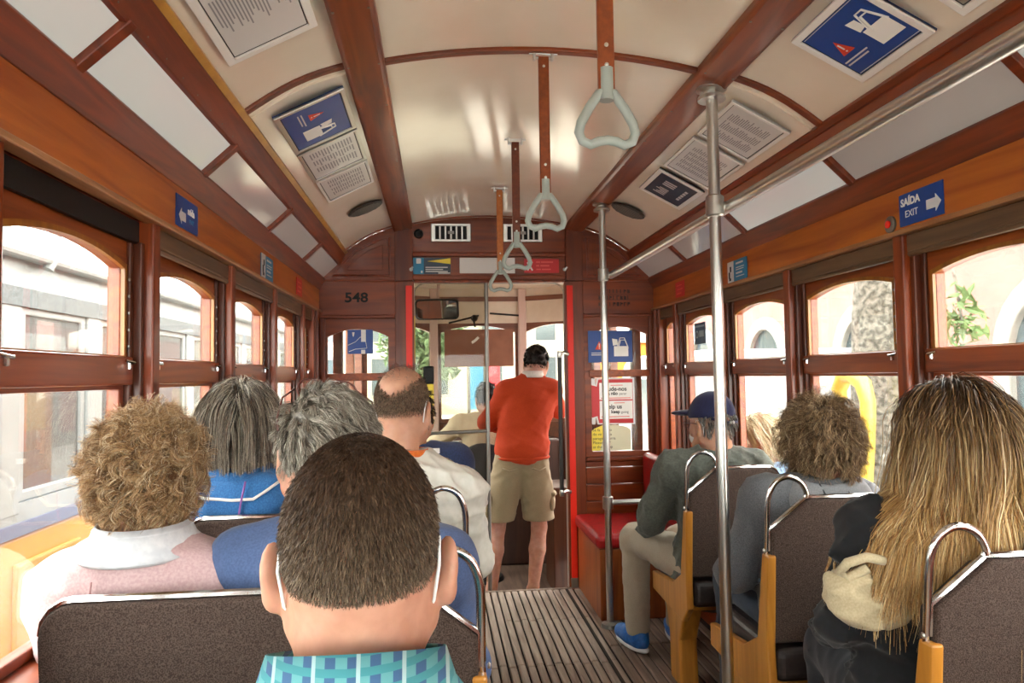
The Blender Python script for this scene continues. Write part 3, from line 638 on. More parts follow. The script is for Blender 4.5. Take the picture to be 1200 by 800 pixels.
o = tag(empty('ticket_validator', (-.06, Yb - .07, 1.05)), 'yellow and black ticket validator on the doorway post behind the bald man', 'ticket machine')
B().box(-.03, .035, -.03, .04, 0, .25).build('body', YEL, o, bevel=.01); B().box(-.028, .037, -.04, .045, .25, .36).build('black_top', BLACK, o, bevel=.01)
B().box(-.10, -.03, .02, .05, .05, .08).build('bracket', STEELD, o)
sg = board('sticker', 'narrow yellow strip sticker on the doorway edge by the red jamb', 'sticker', (-.155, Yb + .02, 1.58), RX, UZ, .03, .30, YEL, .003)
flat(sg, 'print', [rect(-.01, .01, -.1, .1)], PAPER, .003)
# ---- ceiling posters
GRSL = mat('grille_slat_grey', '#6f6a62', .5)
def ceil_board(name, label, cat, s, t0, t1, y0, y1, mt, t=.006, off=.010, **k):
    a = side_pt(t0, off); c = side_pt(t1, off)
    mid = ((hx(s, a[0]) + hx(s, c[0])) / 2, (y0 + y1) / 2, (a[1] + c[1]) / 2)
    up = (hx(s, a[0]) - hx(s, c[0]), 0, a[1] - c[1]); h = math.hypot(up[0], up[2])
    return board(name, label, cat, mid, (0, -s, 0), up, y1 - y0, h, mt, t, **k), (y1 - y0), h
def lines(sg, w, h, rows, m, z, seed, mg=.1, cols=1, vert=False):
    r = random.Random(seed); P = []
    for c in range(cols):
        x0 = -w/2 + w*mg + c * (w*(1-2*mg)/cols); ww = w*(1-2*mg)/cols * .9
        for i in range(rows):
            y = h/2 - h*mg - (i + .5) * h*(1-2*mg)/rows
            P.append(rect(x0, x0 + ww * r.uniform(.55, 1), y, y + h*(1-2*mg)/rows*.45))
    if vert: P = [[(a * w / h, b_ * h / w) for b_, a in p][::-1] for p in P]
    return flat(sg, 'print_lines', P, m, z, .0004)
FRM = mat('white_frame', '#e8e6e2', .35)
def framed(sg, w, h, f, m=FRM, t=.012):
    B().ring(rect(-w/2, w/2, -h/2, h/2), rect(-w/2+f, w/2-f, -h/2+f, h/2-f), 0, t, 'z').build('frame', m, sg, bevel=.002)
    flat(sg, 'border_line', [rect(-w/2+f, w/2-f, -h/2+f, -h/2+f+.003), rect(-w/2+f, w/2-f, h/2-f-.003, h/2-f), rect(-w/2+f, -w/2+f+.003, -h/2+f, h/2-f), rect(w/2-f-.003, w/2-f, -h/2+f, h/2-f)], DARKP, .0062, .0005)
sg, w, h = ceil_board('framed_notice', 'white framed sheet of small grey print over the street side, near the rib', 'poster', -1, .14, .88, 1.0, 1.885, PAPER); framed(sg, w, h, .022); lines(sg, w, h, 22, GREYP, .0066, 1, .13, 4)
sg, w, h = ceil_board('pickpocket_poster', 'white framed blue poster with bag drawing and red triangle over the kerb side', 'poster', 1, .17, .86, 1.585, 1.885, BLUE); framed(sg, w, h, .02); 
for q in ((flat(sg, 'inner_line', [rect(-w/2+.026, w/2-.026, -h/2+.026, -h/2+.028), rect(-w/2+.026, w/2-.026, h/2-.028, h/2-.026)], PAPER, .0066, .0004)),): pass
for o2 in [0]:
    e = empty('bag_drawing', parent=sg); e.location = (0, 0, .0035); bagsign(e, .95)
sg, w, h = ceil_board('framed_notice', 'white framed grey notice over the kerb side beyond the bag poster', 'poster', 1, .45, .88, 1.05, 1.50, mat('grey_notice', '#8b8578', .4)); framed(sg, w, h, .02); lines(sg, w, h, 6, DARKP, .0066, 3)
for s in (-1, 1):
    ta, tb = (.10, .82) if s < 0 else (.19, .86)
    sd = 'street side' if s < 0 else 'kerb side'
    if s < 0:
        sg, w, h = ceil_board('pickpocket_poster', 'steel framed blue poster with bag drawing over the street side', 'poster', s, ta, tb, 2.29, 2.65, BLUE, off=.018); framed(sg, w, h, .016, STEEL)
        e = empty('bag_drawing', parent=sg); e.location = (0, 0, .0035); bagsign(e, .95)
        sg, w, h = ceil_board('framed_notice', 'middle grey printed notice in a steel frame over the street side', 'poster', s, ta, tb, 2.67, 3.03, PAPER, off=.018); framed(sg, w, h, .014, STEEL); lines(sg, w, h, 15, GREYP, .0066, 5, .14, 3)
        sg, w, h = ceil_board('framed_notice', 'grey printed notice beside the oval ceiling grille over the street side', 'poster', s, ta, tb - .02, 3.06, 3.40, PAPER, off=.016); framed(sg, w, h, .012, FRM); lines(sg, w, h, 15, GREYP, .0066, 6, .16, 4)
    else:
        sg, w, h = ceil_board('framed_notice', 'large white printed notice over the kerb side beside the steel pole', 'poster', s, ta, tb, 2.30, 2.63, PAPER, off=.016); framed(sg, w, h, .014); lines(sg, w, h, 20, GREYP, .0066, 7, .16, 3)
        sg, w, h = ceil_board('framed_notice', 'white route diagram notice in the middle of the kerb side ceiling sheet', 'poster', s, ta, tb, 2.67, 3.04, PAPER, off=.016); framed(sg, w, h, .012); lines(sg, w, h, 18, GREYP, .0066, 8, .16, 5)
        sg, w, h = ceil_board('framed_notice', 'dark navy notice with pale lettering beside the oval ceiling grille over the kerb side', 'poster', s, ta, tb, 3.10, 3.43, NAVY, off=.016); framed(sg, w, h, .02)
        flat(sg, 'pale_marks', [rect(-.10 + i*.018, -.09 + i*.018, .0, .06 - (i % 3)*.012) for i in range(5)] + [rect(.02 + i*.022, .033 + i*.022, -.01, .05) for i in range(3)] + [rect(-.07 + i*.03, -.048 + i*.03, -.07, -.055) for i in range(5)], PAPER, .0066, .0004)
    a = side_pt(.05, .002); c = side_pt(.66, .002)
    m0 = ((hx(s, a[0]) + hx(s, c[0])) / 2, 3.86, (a[1] + c[1]) / 2 - .006)
    v = tag(empty('ceiling_grille'), 'oval black ceiling grille over the %s by the bulkhead' % sd, 'vent', 'ceiling grilles')
    v.matrix_world = basis(m0, (0, -s, 0), (hx(s, a[0]) - hx(s, c[0]), 0, a[1] - c[1]))
    B().lathe([(1, 0), (1, .006), (.9, .010), (.86, .004), (.0001, .003)], (0, 0, 0), 28, sx=.083, sy=.098).build('rim', mat('grille_dark_%s' % SIDE[s], '#35302c', .45), v, smooth=True)
    for k in range(-3, 4):
        hh = .085 * math.sqrt(max(0, 1 - (k / 3.8) ** 2)); B().box(k*.02 - .004, k*.02 + .004, -hh, hh, .003, .011).build('slat', GRSL, v)
# ================================================================ THE STREET OUTSIDE
GZ = -.75
gd = B().box(-14, 16, -14, 70, GZ - .1, GZ).build('street', mat('street_setts', '#a5a29e', .8, col2='#bab7b2', scale=6, bump=.3))
tag(gd, 'pale grey street surface outside the tram', 'street', kind='structure')
pv = B().box(1.55, 7.0, -10, 45, GZ - .05, -.60).build('pavement', mat('pavement_stone', '#cdc8c0', .8, col2='#bdb8b0', scale=5)); tag(pv, 'pale stone pavement beside the tram', 'pavement', kind='structure')
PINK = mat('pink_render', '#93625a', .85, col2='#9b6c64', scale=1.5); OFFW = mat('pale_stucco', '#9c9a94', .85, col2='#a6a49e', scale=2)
STONE = mat('stone_trim', '#8e8b84', .8, col2='#84807a', scale=4); WDARK = mat('window_pane_grey', '#3d484c', .15); WGREEN = mat('shutter_green', '#4f615c', .6)
def facade(name, label, x, sgn, y0, y1, h, m, arches, wins):
    r = tag(empty(name, (x, (y0 + y1) / 2, GZ)), label, 'building'); oy = (y0 + y1) / 2
    a, c = sorted((0, sgn * .6)); B().box(a, c, y0 - oy, y1 - oy, 0, h).build('wall', m, r)
    e = lambda d: sorted((-sgn * d, .02 * sgn))
    lo, hi = e(.10); B().box(lo, hi, y0 - oy, y1 - oy, 3.75, 3.95).build('cornice', STONE, r, bevel=.02); B().box(lo, hi, y0 - oy, y1 - oy, h - .3, h).build('eaves', STONE, r, bevel=.02)
    lo, hi = e(.05); B().box(lo, hi, y0 - oy, y1 - oy, 0, .55).build('plinth', STONE, r)
    for ay in arches:
        yy = ay - oy; n = 14
        def ar(w, top, z0): return [(yy - w, z0), (yy + w, z0)] + [(yy + w * math.cos(math.pi * i / n), top + w * math.sin(math.pi * i / n)) for i in range(n + 1)]
        lo, hi = e(.12); f = B().ring(ar(1.0, 2.25, .55), ar(.74, 2.25, .75), lo, hi, 'x').build('arched_window', STONE, r, bevel=.02)
        lo, hi = e(.02); B().prism(ar(.76, 2.25, .73), lo, hi, 'x').build('pane', WDARK, f)
        lo, hi = e(.06); B().box(lo, hi, yy - .75, yy + .75, 2.2, 2.3).build('transom', STONE, f); B().box(lo, hi, yy - .03, yy + .03, .73, 2.2).build('mullion', STONE, f)
        lo, hi = e(.16); B().box(lo, hi, yy - 1.15, yy - .74, 2.12, 2.26).build('impost', STONE, f); B().box(lo, hi, yy + .74, yy + 1.15, 2.12, 2.26).build('impost', STONE, f)
    for wy, wz, ww, wh in wins:
        yy = wy - oy; lo, hi = e(.07)
        f = B().ring(rect(yy - ww/2 - .12, yy + ww/2 + .12, wz - .12, wz + wh + .15), rect(yy - ww/2, yy + ww/2, wz, wz + wh), lo, hi, 'x').build('window', STONE, r, bevel=.01)
        lo, hi = e(.015); B().box(lo, hi, yy - ww/2, yy + ww/2, wz, wz + wh).build('pane', WDARK, f)
        lo, hi = e(.05); B().box(lo, hi, yy - .03, yy + .03, wz, wz + wh).build('mullion', WHITE, f); B().box(lo, hi, yy - ww/2, yy + ww/2, wz + wh*.6, wz + wh*.6 + .05).build('glazing_bar', WHITE, f)
    return r
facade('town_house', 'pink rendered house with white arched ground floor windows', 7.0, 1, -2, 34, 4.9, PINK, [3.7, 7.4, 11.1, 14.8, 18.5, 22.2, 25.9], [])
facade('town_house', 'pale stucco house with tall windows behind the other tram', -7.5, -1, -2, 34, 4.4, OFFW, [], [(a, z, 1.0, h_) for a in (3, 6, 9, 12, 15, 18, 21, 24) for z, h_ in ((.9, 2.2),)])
r = tag(empty('town_house', (1, 40, GZ)), 'distant cream house closing the street ahead of the cab', 'building')
B().box(-13, 11, 0, 4, 0, 6.6).build('wall', mat('cream_stucco', '#a5a08f', .9, col2='#aeaa9b', scale=1), r)
for xx in range(-10, 9, 3):
    for zz in (1.0, 3.9):
        f = B().ring(rect(xx - .7, xx + .7, zz, zz + 2.2), rect(xx - .55, xx + .55, zz + .12, zz + 2.08), -.06, .02, 'y').build('window', STONE, r); B().box(xx - .55, xx + .55, -.01, .01, zz + .12, zz + 2.08).build('pane', WDARK, f)
# ---- other tram on the left
tm = tag(empty('tram_car', (-2.3, 7.0, GZ)), 'white and yellow tram standing on the neighbouring track', 'tram')
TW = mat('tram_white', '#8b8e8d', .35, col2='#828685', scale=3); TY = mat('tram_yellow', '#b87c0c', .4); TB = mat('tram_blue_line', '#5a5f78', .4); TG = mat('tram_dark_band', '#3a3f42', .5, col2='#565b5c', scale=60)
x1 = .10
L0, L1 = -3.9, 5.2
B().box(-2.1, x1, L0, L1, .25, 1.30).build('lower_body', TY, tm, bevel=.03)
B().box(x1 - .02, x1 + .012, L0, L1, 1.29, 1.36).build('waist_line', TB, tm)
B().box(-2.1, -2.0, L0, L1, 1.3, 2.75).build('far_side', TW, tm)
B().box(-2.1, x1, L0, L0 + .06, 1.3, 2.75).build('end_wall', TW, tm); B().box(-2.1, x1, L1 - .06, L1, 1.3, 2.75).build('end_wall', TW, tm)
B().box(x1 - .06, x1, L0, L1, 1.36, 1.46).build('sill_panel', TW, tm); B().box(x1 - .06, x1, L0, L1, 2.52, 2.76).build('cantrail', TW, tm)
B().box(x1, x1 + .012, L0 + .6, L1 - .6, 2.50, 2.60).build('dark_band', TG, tm)
B().prism([(-2.15, 2.75), (x1 + .06, 2.75), (x1 + .06, 2.80), (x1 - .25, 3.0), (-.9, 3.12), (-1.7, 3.0), (-2.15, 2.8)], L0 - .05, L1 + .05, 'y').build('roof', mat('tram_roof', '#8f9392', .5), tm)
b = B(); b.tube([(x1 + .06, L0, 2.77), (x1 + .06, L1, 2.77)], .025, 8); b.build('gutter', TW, tm, smooth=True)
b = B(); b.tube([(x1 + .07, -2.72, 3.1), (x1 + .07, -2.72, 2.8), (x1 + .05, -2.75, 2.72)], .03, 8); b.build('roof_pipe', TW, tm, smooth=True)
nw = 10; pw = (L1 - L0) / nw
for i in range(nw + 1):
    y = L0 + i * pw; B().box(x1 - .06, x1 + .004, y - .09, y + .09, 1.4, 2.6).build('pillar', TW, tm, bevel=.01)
for i in range(nw):
    y = L0 + i * pw
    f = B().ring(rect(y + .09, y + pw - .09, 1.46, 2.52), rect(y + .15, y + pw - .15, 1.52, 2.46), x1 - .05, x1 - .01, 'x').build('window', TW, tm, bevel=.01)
    B().box(x1 - .032, x1 - .026, y + .14, y + pw - .14, 1.5, 2.47).build('pane', glass('tram_pane_%d' % i, '#9aa2a2', 1.0, .12) if i == 0 else MATS['tram_pane_0'], f)
for i in range(9):
    y = L0 + .7 + i * .95
    B().box(-.75, -.12, y, y + .10, 1.0, 1.95).build('seat_back', mat('orange_seat', '#c65a1c', .6) if i == 0 else MATS['orange_seat'], tm, bevel=.03)
for y in (-2.6, -.3, 2.2, 4.2): B().box(x1 - .01, x1 + .02, y - .35, y + .35, .55, 1.15).build('hatch', mat('tram_yellow_hatch', '#9a7214', .5) if y == -2.6 else MATS['tram_yellow_hatch'], tm, bevel=.02)
for y in (-2.2, 2.6):
    b = B(); b.lathe([(.36, -.06), (.40, -.03), (.36, .05), (.1, .06)], (x1 - .25, y, .40), 20, ax='x'); b.build('wheel', BLACK, tm, smooth=True)
# ---- vehicles on the right
vn = tag(empty('delivery_van', (3.6, 9.3, -.62)), 'white delivery van parked beside the pavement', 'van')
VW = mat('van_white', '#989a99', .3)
B().prism([(-2.2, .35), (2.2, .35), (2.35, .9), (1.6, 1.3), (1.1, 2.1), (.8, 2.2), (-2.2, 2.2)], -.9, .9, 'x').build('body', VW, vn, bevel=.06, seg=3)
for y, w in ((-1.3, 1.2), (.35, 1.2)): B().box(-.915, -.895, y - w/2, y + w/2, 1.3 if y > 0 else .45, 1.9 if y > 0 else 1.95).build('window' if y > 0 else 'side_door', WDARK if y > 0 else VW, vn, bevel=.02)
B().box(-.93, -.89, -2.1, 2.1, .42, .52).build('rub_strip', BLACK, vn)
for y in (-1.4, 1.5):
    for xx in (-.86, .70): b = B(); b.lathe([(.33, 0), (.35, .05), (.33, .16), (.18, .17), (.17, .0)], (xx - (.05 if xx < 0 else 0), y, .335), 20, ax='x'); b.build('wheel', BLACK, vn, smooth=True)
by = tag(empty('street_kiosk', (3.5, 13.6, -.60)), 'orange street kiosk with white top standing beyond the van', 'kiosk')
B().box(-.8, 1.0, -.8, .8, 0, 2.5).build('body', mat('orange_panel', '#c8740c', .5), by, bevel=.05); B().box(-.95, 1.15, -.95, .95, 2.5, 2.8).build('canopy', WHITE, by, bevel=.05); B().box(-.82, -.79, -.5, .5, 1.1, 2.0).build('hatch', mat('yellow_panel', '#eda81c', .5), by)
# ---- tree beside the tram, leaves, yellow pipe
BARK = mat('mottled_bark', '#6f695f', .9, col2='#3c3930', scale=28, bump=.9, lo=.42, hi=.6, bdist=.02)
def leaves(name, c, r, n, size, m, parent, seed, loc):
    g = np.random.default_rng(seed); P = g.normal(size=(n, 3)); P /= np.linalg.norm(P, axis=1)[:, None]; P *= (g.random(n) ** .45)[:, None] * np.array(r); P += np.array(c)
    U = g.normal(size=(n, 3)); U /= np.linalg.norm(U, axis=1)[:, None]; V = np.cross(U, g.normal(size=(n, 3))); V /= np.linalg.norm(V, axis=1)[:, None]
    s = size * g.uniform(.6, 1.3, (n, 1)); W = np.cross(U, V)
    vs = np.stack([P - U*s, P + V*s*.4 + W*s*.15, P + U*s, P - V*s*.4 + W*s*.15], 1).reshape(-1, 3)
    me = bpy.data.meshes.new(name); me.from_pydata(vs.tolist(), [], np.arange(4*n).reshape(-1, 4).tolist()); me.materials.append(m)
    o = bpy.data.objects.new(name, me); COL.objects.link(o); o.parent = parent; o['kind'] = 'stuff'; return o
LEAF = mat('leaf_green', '#44592a', .6, col2='#5d7240', scale=4); LEAF2 = mat('leaf_dark', '#4d6342', .6, col2='#67805a', scale=3)
def tree(label, loc, tr, h, crown, n, size, lean=(0, 0), m=LEAF, seed=1, bark=BARK):
    r = tag(empty('street_tree', loc), label, 'tree'); g = random.Random(seed)
    b = B(); n2 = 9; b.tube([(lean[0] * (i/n2)**1.3 + g.uniform(-.02, .02), lean[1] * (i/n2)**1.3, h * i / n2) for i in range(n2 + 1)], [tr * (1.25 if i == 0 else 1 - .35 * i / n2) * g.uniform(.95, 1.06) for i in range(n2 + 1)], 18)
    b.build('trunk', bark, r, smooth='all')
    for c, rr in crown: leaves('foliage', c, rr, n, size, m, r, seed, loc)
    return r
tree('broad grey mottled tree trunk on the pavement outside the kerb side windows', (3.1, 4.78, -.6), .31, 4.2, [((0, 0, 5.0), (2.2, 2.2, 1.4))], 900, .11, (.0, -.30), seed=4)
sp = tag(empty('leafy_branch', (3.0, 3.92, 1.5)), 'small leafy branch hanging beside the tree trunk', 'branch')
b = B(); b.tube([(0.05, .42, .75), (.03, .30, .72), (0, .12, .60), (0, .0, .40), (0, -.05, .1)], .008, 6); b.build('twig', BARK, sp)
leaves('leaves', (0, -.02, .10), (.15, .17, .24), 130, .045, LEAF, sp, 12, None)
b = B(); b.tube([(0, .17, .50), (0, .20, .56), (0, .14, .645), (0, .05, .65), (0, -.05, .60), (0, -.09, .50), (0, -.08, .30), (0, -.04, .0), (0, -.02, -.9), (0, -.02, -1.27)], [.03, .045, .05, .05, .046, .042, .038, .035, .035, .05], 14)
o = b.build('hooked_pipe', mat('yellow_plastic', '#d0ae3c', .4), smooth='all', mw=Matrix.Translation((2.4, 3.95, .667))); tag(o, 'thick yellow hooked pipe standing on the pavement by the tree', 'pipe')
for loc, sd, lb in (((-.5, 22, GZ), 21, 'leafy street tree ahead of the cab by the pale house'), ((-.1, 27, GZ), 23, 'leafy street tree in front of the distant cream house')):
    tree(lb, loc, .16, 3.0, [((0, 0, 3.3), (1.3, 1.3, 1.5))], 1500, .16, m=LEAF2, seed=sd)
for xx, m, lb in ((.55, CYAN, 'blue street banner seen through the windscreen'), (.85, REDS, 'red street banner seen through the windscreen')):
    r = tag(empty('banner', (xx, 13, GZ)), lb, 'banner'); b = B(); b.tube([(0, 0, 0), (0, 0, 2.6)], .03, 8); b.build('mast', STEELD, r)
    B().box(.0, .26, -.01, .01, 1.5, 2.5).build('cloth', m, r)
sg = board('window_sticker', 'dark blue sticker with pale ring on the kerb side window nearest the bulkhead', 'sticker', (hx(1, 1.128), 3.93, 1.565), (0, -1, 0), (0, 0, 1), .17, .12, mat('sticker_slate', '#31506a', .4), .002)
flat(sg, 'pale_print', [rect(-.07, .07, .035, .045), rect(-.01, .06, -.02, .015)], mat('pale_blue_print', '#9db3bd', .5), .002, .0006)
B().ring(circ(-.045, -.005, .022), circ(-.045, -.005, .015), .002, .003, 'z').build('ring_mark', MATS['pale_blue_print'], sg)
# ================================================================ PEOPLE (signed distance fields meshed with surface nets)
V3 = lambda *a: np.array(a, float)
class SDF:
    def __init__(s, lo, hi, h):
        s.h = h; s.lo = np.array(lo, float); n = np.ceil((np.array(hi) - s.lo) / h).astype(int) + 1
        s.ax = [s.lo[i] + h * np.arange(n[i]) for i in range(3)]; s.F = np.full(tuple(n), 1.0, np.float32)
    def sub(s, lo, hi, m):
        sl = []
        for i in range(3):
            a = np.searchsorted(s.ax[i], lo[i] - m); b = np.searchsorted(s.ax[i], hi[i] + m); sl.append(slice(max(a, 0), max(b, 0)))
        sl = tuple(sl); g = np.meshgrid(*[s.ax[i][sl[i]] for i in range(3)], indexing='ij'); return sl, g
    def _mix(s, sl, d, k, op):
        f = s.F[sl]
        if f.size == 0: return
        if op == 'add':
            hh = np.maximum(k - np.abs(f - d), 0) / k; s.F[sl] = np.minimum(f, d) - hh * hh * k * .25
        else:
            d = -d; hh = np.maximum(k - np.abs(f - d), 0) / k; s.F[sl] = np.maximum(f, d) + hh * hh * k * .25
    def ell(s, c, r, k=.03, op='add', R=None):
        c = np.array(c, float); r = np.array(r, float) * np.ones(3); m = .05 + k; mr = r.max() * np.ones(3) if R is not None else r
        sl, (X, Y, Z) = s.sub(c - mr, c + mr, m); P = [X - c[0], Y - c[1], Z - c[2]]
        if R is not None:
            R = np.array(R); P = [R[0, i] * P[0] + R[1, i] * P[1] + R[2, i] * P[2] for i in range(3)]
        k0 = np.sqrt((P[0]/r[0])**2 + (P[1]/r[1])**2 + (P[2]/r[2])**2) + 1e-9; k1 = np.sqrt((P[0]/r[0]**2)**2 + (P[1]/r[1]**2)**2 + (P[2]/r[2]**2)**2) + 1e-9
        s._mix(sl, k0 * (k0 - 1) / k1, k, op); return s
    def cone(s, a, b, ra, rb, k=.03, op='add'):
        a = np.array(a, float); b = np.array(b, float); rm = max(ra, rb); sl, (X, Y, Z) = s.sub(np.minimum(a, b) - rm, np.maximum(a, b) + rm, .05 + k)
        ba = b - a; L = ba @ ba + 1e-12; t = np.clip(((X-a[0])*ba[0] + (Y-a[1])*ba[1] + (Z-a[2])*ba[2]) / L, 0, 1)
        d = np.sqrt((X-a[0]-t*ba[0])**2 + (Y-a[1]-t*ba[1])**2 + (Z-a[2]-t*ba[2])**2) - (ra + (rb-ra)*t)
        s._mix(sl, d, k, op); return s
    def chain(s, pts, rs, k=.02):
        for i in range(len(pts) - 1): s.cone(pts[i], pts[i+1], rs[i], rs[i+1], k)
        return s
    def folds(s, amp, seed=0, fr=22.0, squash=(1, 1, 1.6)):
        g = np.random.default_rng(seed); X, Y, Z = np.meshgrid(*s.ax, indexing='ij', sparse=True); acc = 0
        for i in range(6):
            d = g.normal(size=3) * np.array(squash); d = d / np.linalg.norm(d) * fr * 2.6 * (.5 + .3 * i); w = g.normal(size=3) * 8; u = g.normal(size=3) * 7; p = g.random(3) * 6.28
            rg = (1 - np.abs(np.sin(.5 * (d[0]*X + d[1]*Y + d[2]*Z) + p[0] + 1.1*np.sin(w[0]*X + w[1]*Y + w[2]*Z + p[1])))) ** 2.2
            acc = acc + rg * (.5 + .5 * np.sin(u[0]*X + u[1]*Y + u[2]*Z + p[2])) / (1 + .25 * i)
        s.F = (s.F - amp * (acc * .8 - .5)).astype(np.float32); return s
    def clip(s, fn):
        X, Y, Z = np.meshgrid(*s.ax, indexing='ij', sparse=True); s.F = np.maximum(s.F, fn(X, Y, Z)).astype(np.float32); return s
    def mesh(s):
        F = np.pad(s.F, 1, constant_values=1.0); h = s.h; lo = s.lo - h; n = np.array(F.shape) - 1
        neg = F < 0; cnt = sum(neg[i:i+n[0], j:j+n[1], k:k+n[2]].astype(np.int8) for i in (0, 1) for j in (0, 1) for k in (0, 1))
        act = np.argwhere((cnt > 0) & (cnt < 8)); idx = np.full(tuple(n), -1, np.int64); idx[tuple(act.T)] = np.arange(len(act))
        off = np.array([(i, j, k) for i in (0, 1) for j in (0, 1) for k in (0, 1)])
        val = np.stack([F[tuple((act + o).T)] for o in off], 1); acc = np.zeros((len(act), 3)); w = np.zeros(len(act))
        for a in range(8):
            for b in range(a + 1, 8):
                if np.abs(off[a] - off[b]).sum() != 1: continue
                va, vb = val[:, a], val[:, b]; m = (va < 0) != (vb < 0); t = np.where(m, va / np.where(m, va - vb, 1), 0)
                acc += np.where(m[:, None], off[a] + t[:, None] * (off[b] - off[a]), 0); w += m
        V = lo + h * (act + acc / w[:, None]); Q = []
        for ax in range(3):
            o = [slice(None)] * 3; o2 = [slice(None)] * 3; o[ax] = slice(0, -1); o2[ax] = slice(1, None)
            ch = neg[tuple(o)] != neg[tuple(o2)]; E = np.argwhere(ch); u, v = [(1, 2), (2, 0), (0, 1)][ax]
            E = E[(E[:, u] > 0) & (E[:, v] > 0) & (E[:, u] < n[u]) & (E[:, v] < n[v])]
            eu = np.zeros(3, int); eu[u] = 1; ev = np.zeros(3, int); ev[v] = 1
            q = np.stack([idx[tuple((E - eu - ev).T)], idx[tuple((E - ev).T)], idx[tuple(E.T)], idx[tuple((E - eu).T)]], 1)
            fl = ~neg[tuple(E.T)]; q[fl] = q[fl][:, ::-1]; Q.append(q)
        Q = np.concatenate(Q); a, b_, c = V[Q[:, 0]], V[Q[:, 1]], V[Q[:, 2]]
        if len(Q) and np.einsum('ij,ij->i', a, np.cross(b_, c)).sum() < 0: Q = Q[:, ::-1]
        return V, Q
def smooth_mesh(V, Q, it=2):
    for _ in range(it):
        S_ = np.zeros_like(V); c = np.zeros(len(V))
        for i in range(4):
            for j in (1, 3): np.add.at(S_, Q[:, i], V[Q[:, (i + j) % 4]]); np.add.at(c, Q[:, i], 1)
        V = V * .5 + .5 * S_ / c[:, None]
    return V
def np_obj(name, parts, mats, parent, mw=None, smooth=True):
    """parts: list of (V, Q(4), material index)"""
    n = 0; vs = []; qs = []; mi = []
    for V, Q, m in parts: vs.append(V); qs.append(Q + n); mi.append(np.full(len(Q), m)); n += len(V)
    vs = np.concatenate(vs); qs = np.concatenate(qs); mi = np.concatenate(mi)
    me = bpy.data.meshes.new(name); me.vertices.add(len(vs)); me.vertices.foreach_set('co', vs.astype(np.float32).ravel())
    k = qs.shape[1]; me.loops.add(qs.size); me.loops.foreach_set('vertex_index', qs.astype(np.int32).ravel())
    me.polygons.add(len(qs)); me.polygons.foreach_set('loop_start', np.arange(0, qs.size, k, dtype=np.int32))
    me.polygons.foreach_set('material_index', mi.astype(np.int32)); me.polygons.foreach_set('use_smooth', np.ones(len(qs), bool))
    for m in mats: me.materials.append(m)
    me.update(calc_edges=True); me.validate()
    o = bpy.data.objects.new(name, me); COL.objects.link(o); o.parent = parent
    if mw is not None: o.matrix_basis = mw
    return o
def rot(yaw=0, pitch=0, roll=0):     # head: yaw left +, pitch nod down +, roll to the right +
    a = Matrix.Rotation(yaw, 3, 'Z') @ Matrix.Rotation(-pitch, 3, 'X') @ Matrix.Rotation(roll, 3, 'Y'); return np.array(a)
# ---- a head with neck, built once per kind (facing +y)
def make_head(ear=.0, neck=.056, h=.004, jaw=1.0):
    f = SDF((-.115, -.125, -.25), (.115, .14, .135), h)
    f.ell((0, -.010, .024), (.076, .098, .096), .02).ell((0, .03, -.045), (.060, .066, .078), .04)
    f.ell((0, .055, -.092), (.038*jaw, .036, .026), .04).ell((0, .078, .028), (.048, .02, .026), .03)
    for s in (-1, 1):
        f.cone((s*.058*jaw, .0, -.07), (s*.03, .055, -.098), .022, .022, .03); f.ell((s*.045, .062, -.035), (.02, .022, .02), .03)
        f.ell((s*.031, .1, .0), (.017, .012, .011), .015, 'sub'); f.ell((s*.031, .083, -.001), (.0135, .0135, .012), .004)
        f.ell((s*.031, .093, .016), (.022, .008, .006), .012)
        R = np.array(Matrix.Rotation(s * (.35 + ear * 9), 3, 'Z') @ Matrix.Rotation(s * .10, 3, 'Y'))
        c = V3(s*(.081 + ear), -.002 - ear * .6, -.022)
        f.ell(c, (.0095, .021, .034), .010, R=R); f.ell(c + V3(0, 0, -.024), (.008, .012, .013), .012, R=R)
        f.ell(c + R @ V3(s*.008, .003, .004), (.006, .011, .019), .006, 'sub', R=R)
    f.chain([(0, .094, .005), (0, .112, -.038)], [.008, .0135], .015); f.ell((.010, .104, -.042), (.008, .009, .007), .01).ell((-.010, .104, -.042), (.008, .009, .007), .01)
    f.ell((0, .093, -.068), (.024, .011, .006), .008).ell((0, .091, -.078), (.021, .011, .007), .006).ell((0, .108, -.0725), (.022, .008, .0016), .004, 'sub')
    f.cone((0, -.028, -.05), (0, -.045, -.26), neck, neck * 1.12, .035)
    return f.mesh()
HEAD_M = make_head(.0, .058); HEAD_EAR = make_head(.008, .060); HEAD_W = make_head(-.002, .048, jaw=.92)
def make_hand(h=.0035):
    f = SDF((-.07, -.03, -.06), (.06, .21, .05), h)      # wrist at origin, fingers along +y, palm down (-z), thumb at -x (right hand)
    f.cone((0, -.02, 0), (0, .02, 0), .026, .026, .02).ell((0, .05, 0), (.040, .045, .015), .02)
    for i, (x, L) in enumerate(((-.029, .070), (-.010, .080), (.010, .074), (.028, .058))):
        p = V3(x, .085, .0); d = V3(x * .25, 1, -.15); pts = [p - V3(0, .02, 0), p]
        for k, fr in enumerate((.45, .32, .25)):
            a = -.25 - .45 * k; p = p + V3(x * .15, math.cos(a), math.sin(a)) * L * fr; pts.append(p)
        f.chain(pts, [.0095, .0088, .0082, .0075, .0065], .004)
    f.chain([(-.022, .02, -.005), (-.045, .05, -.014), (-.052, .078, -.024), (-.046, .100, -.032)], [.014, .011, .0095, .008], .008)
    return f.mesh()
HAND = make_hand()
def xf(VQ, M, t, s=1.0, mirror=False):
    V, Q = VQ; V = V.copy()
    if mirror: V[:, 0] *= -1; Q = Q[:, ::-1]
    return (V * s) @ np.array(M).T + np.array(t), Q
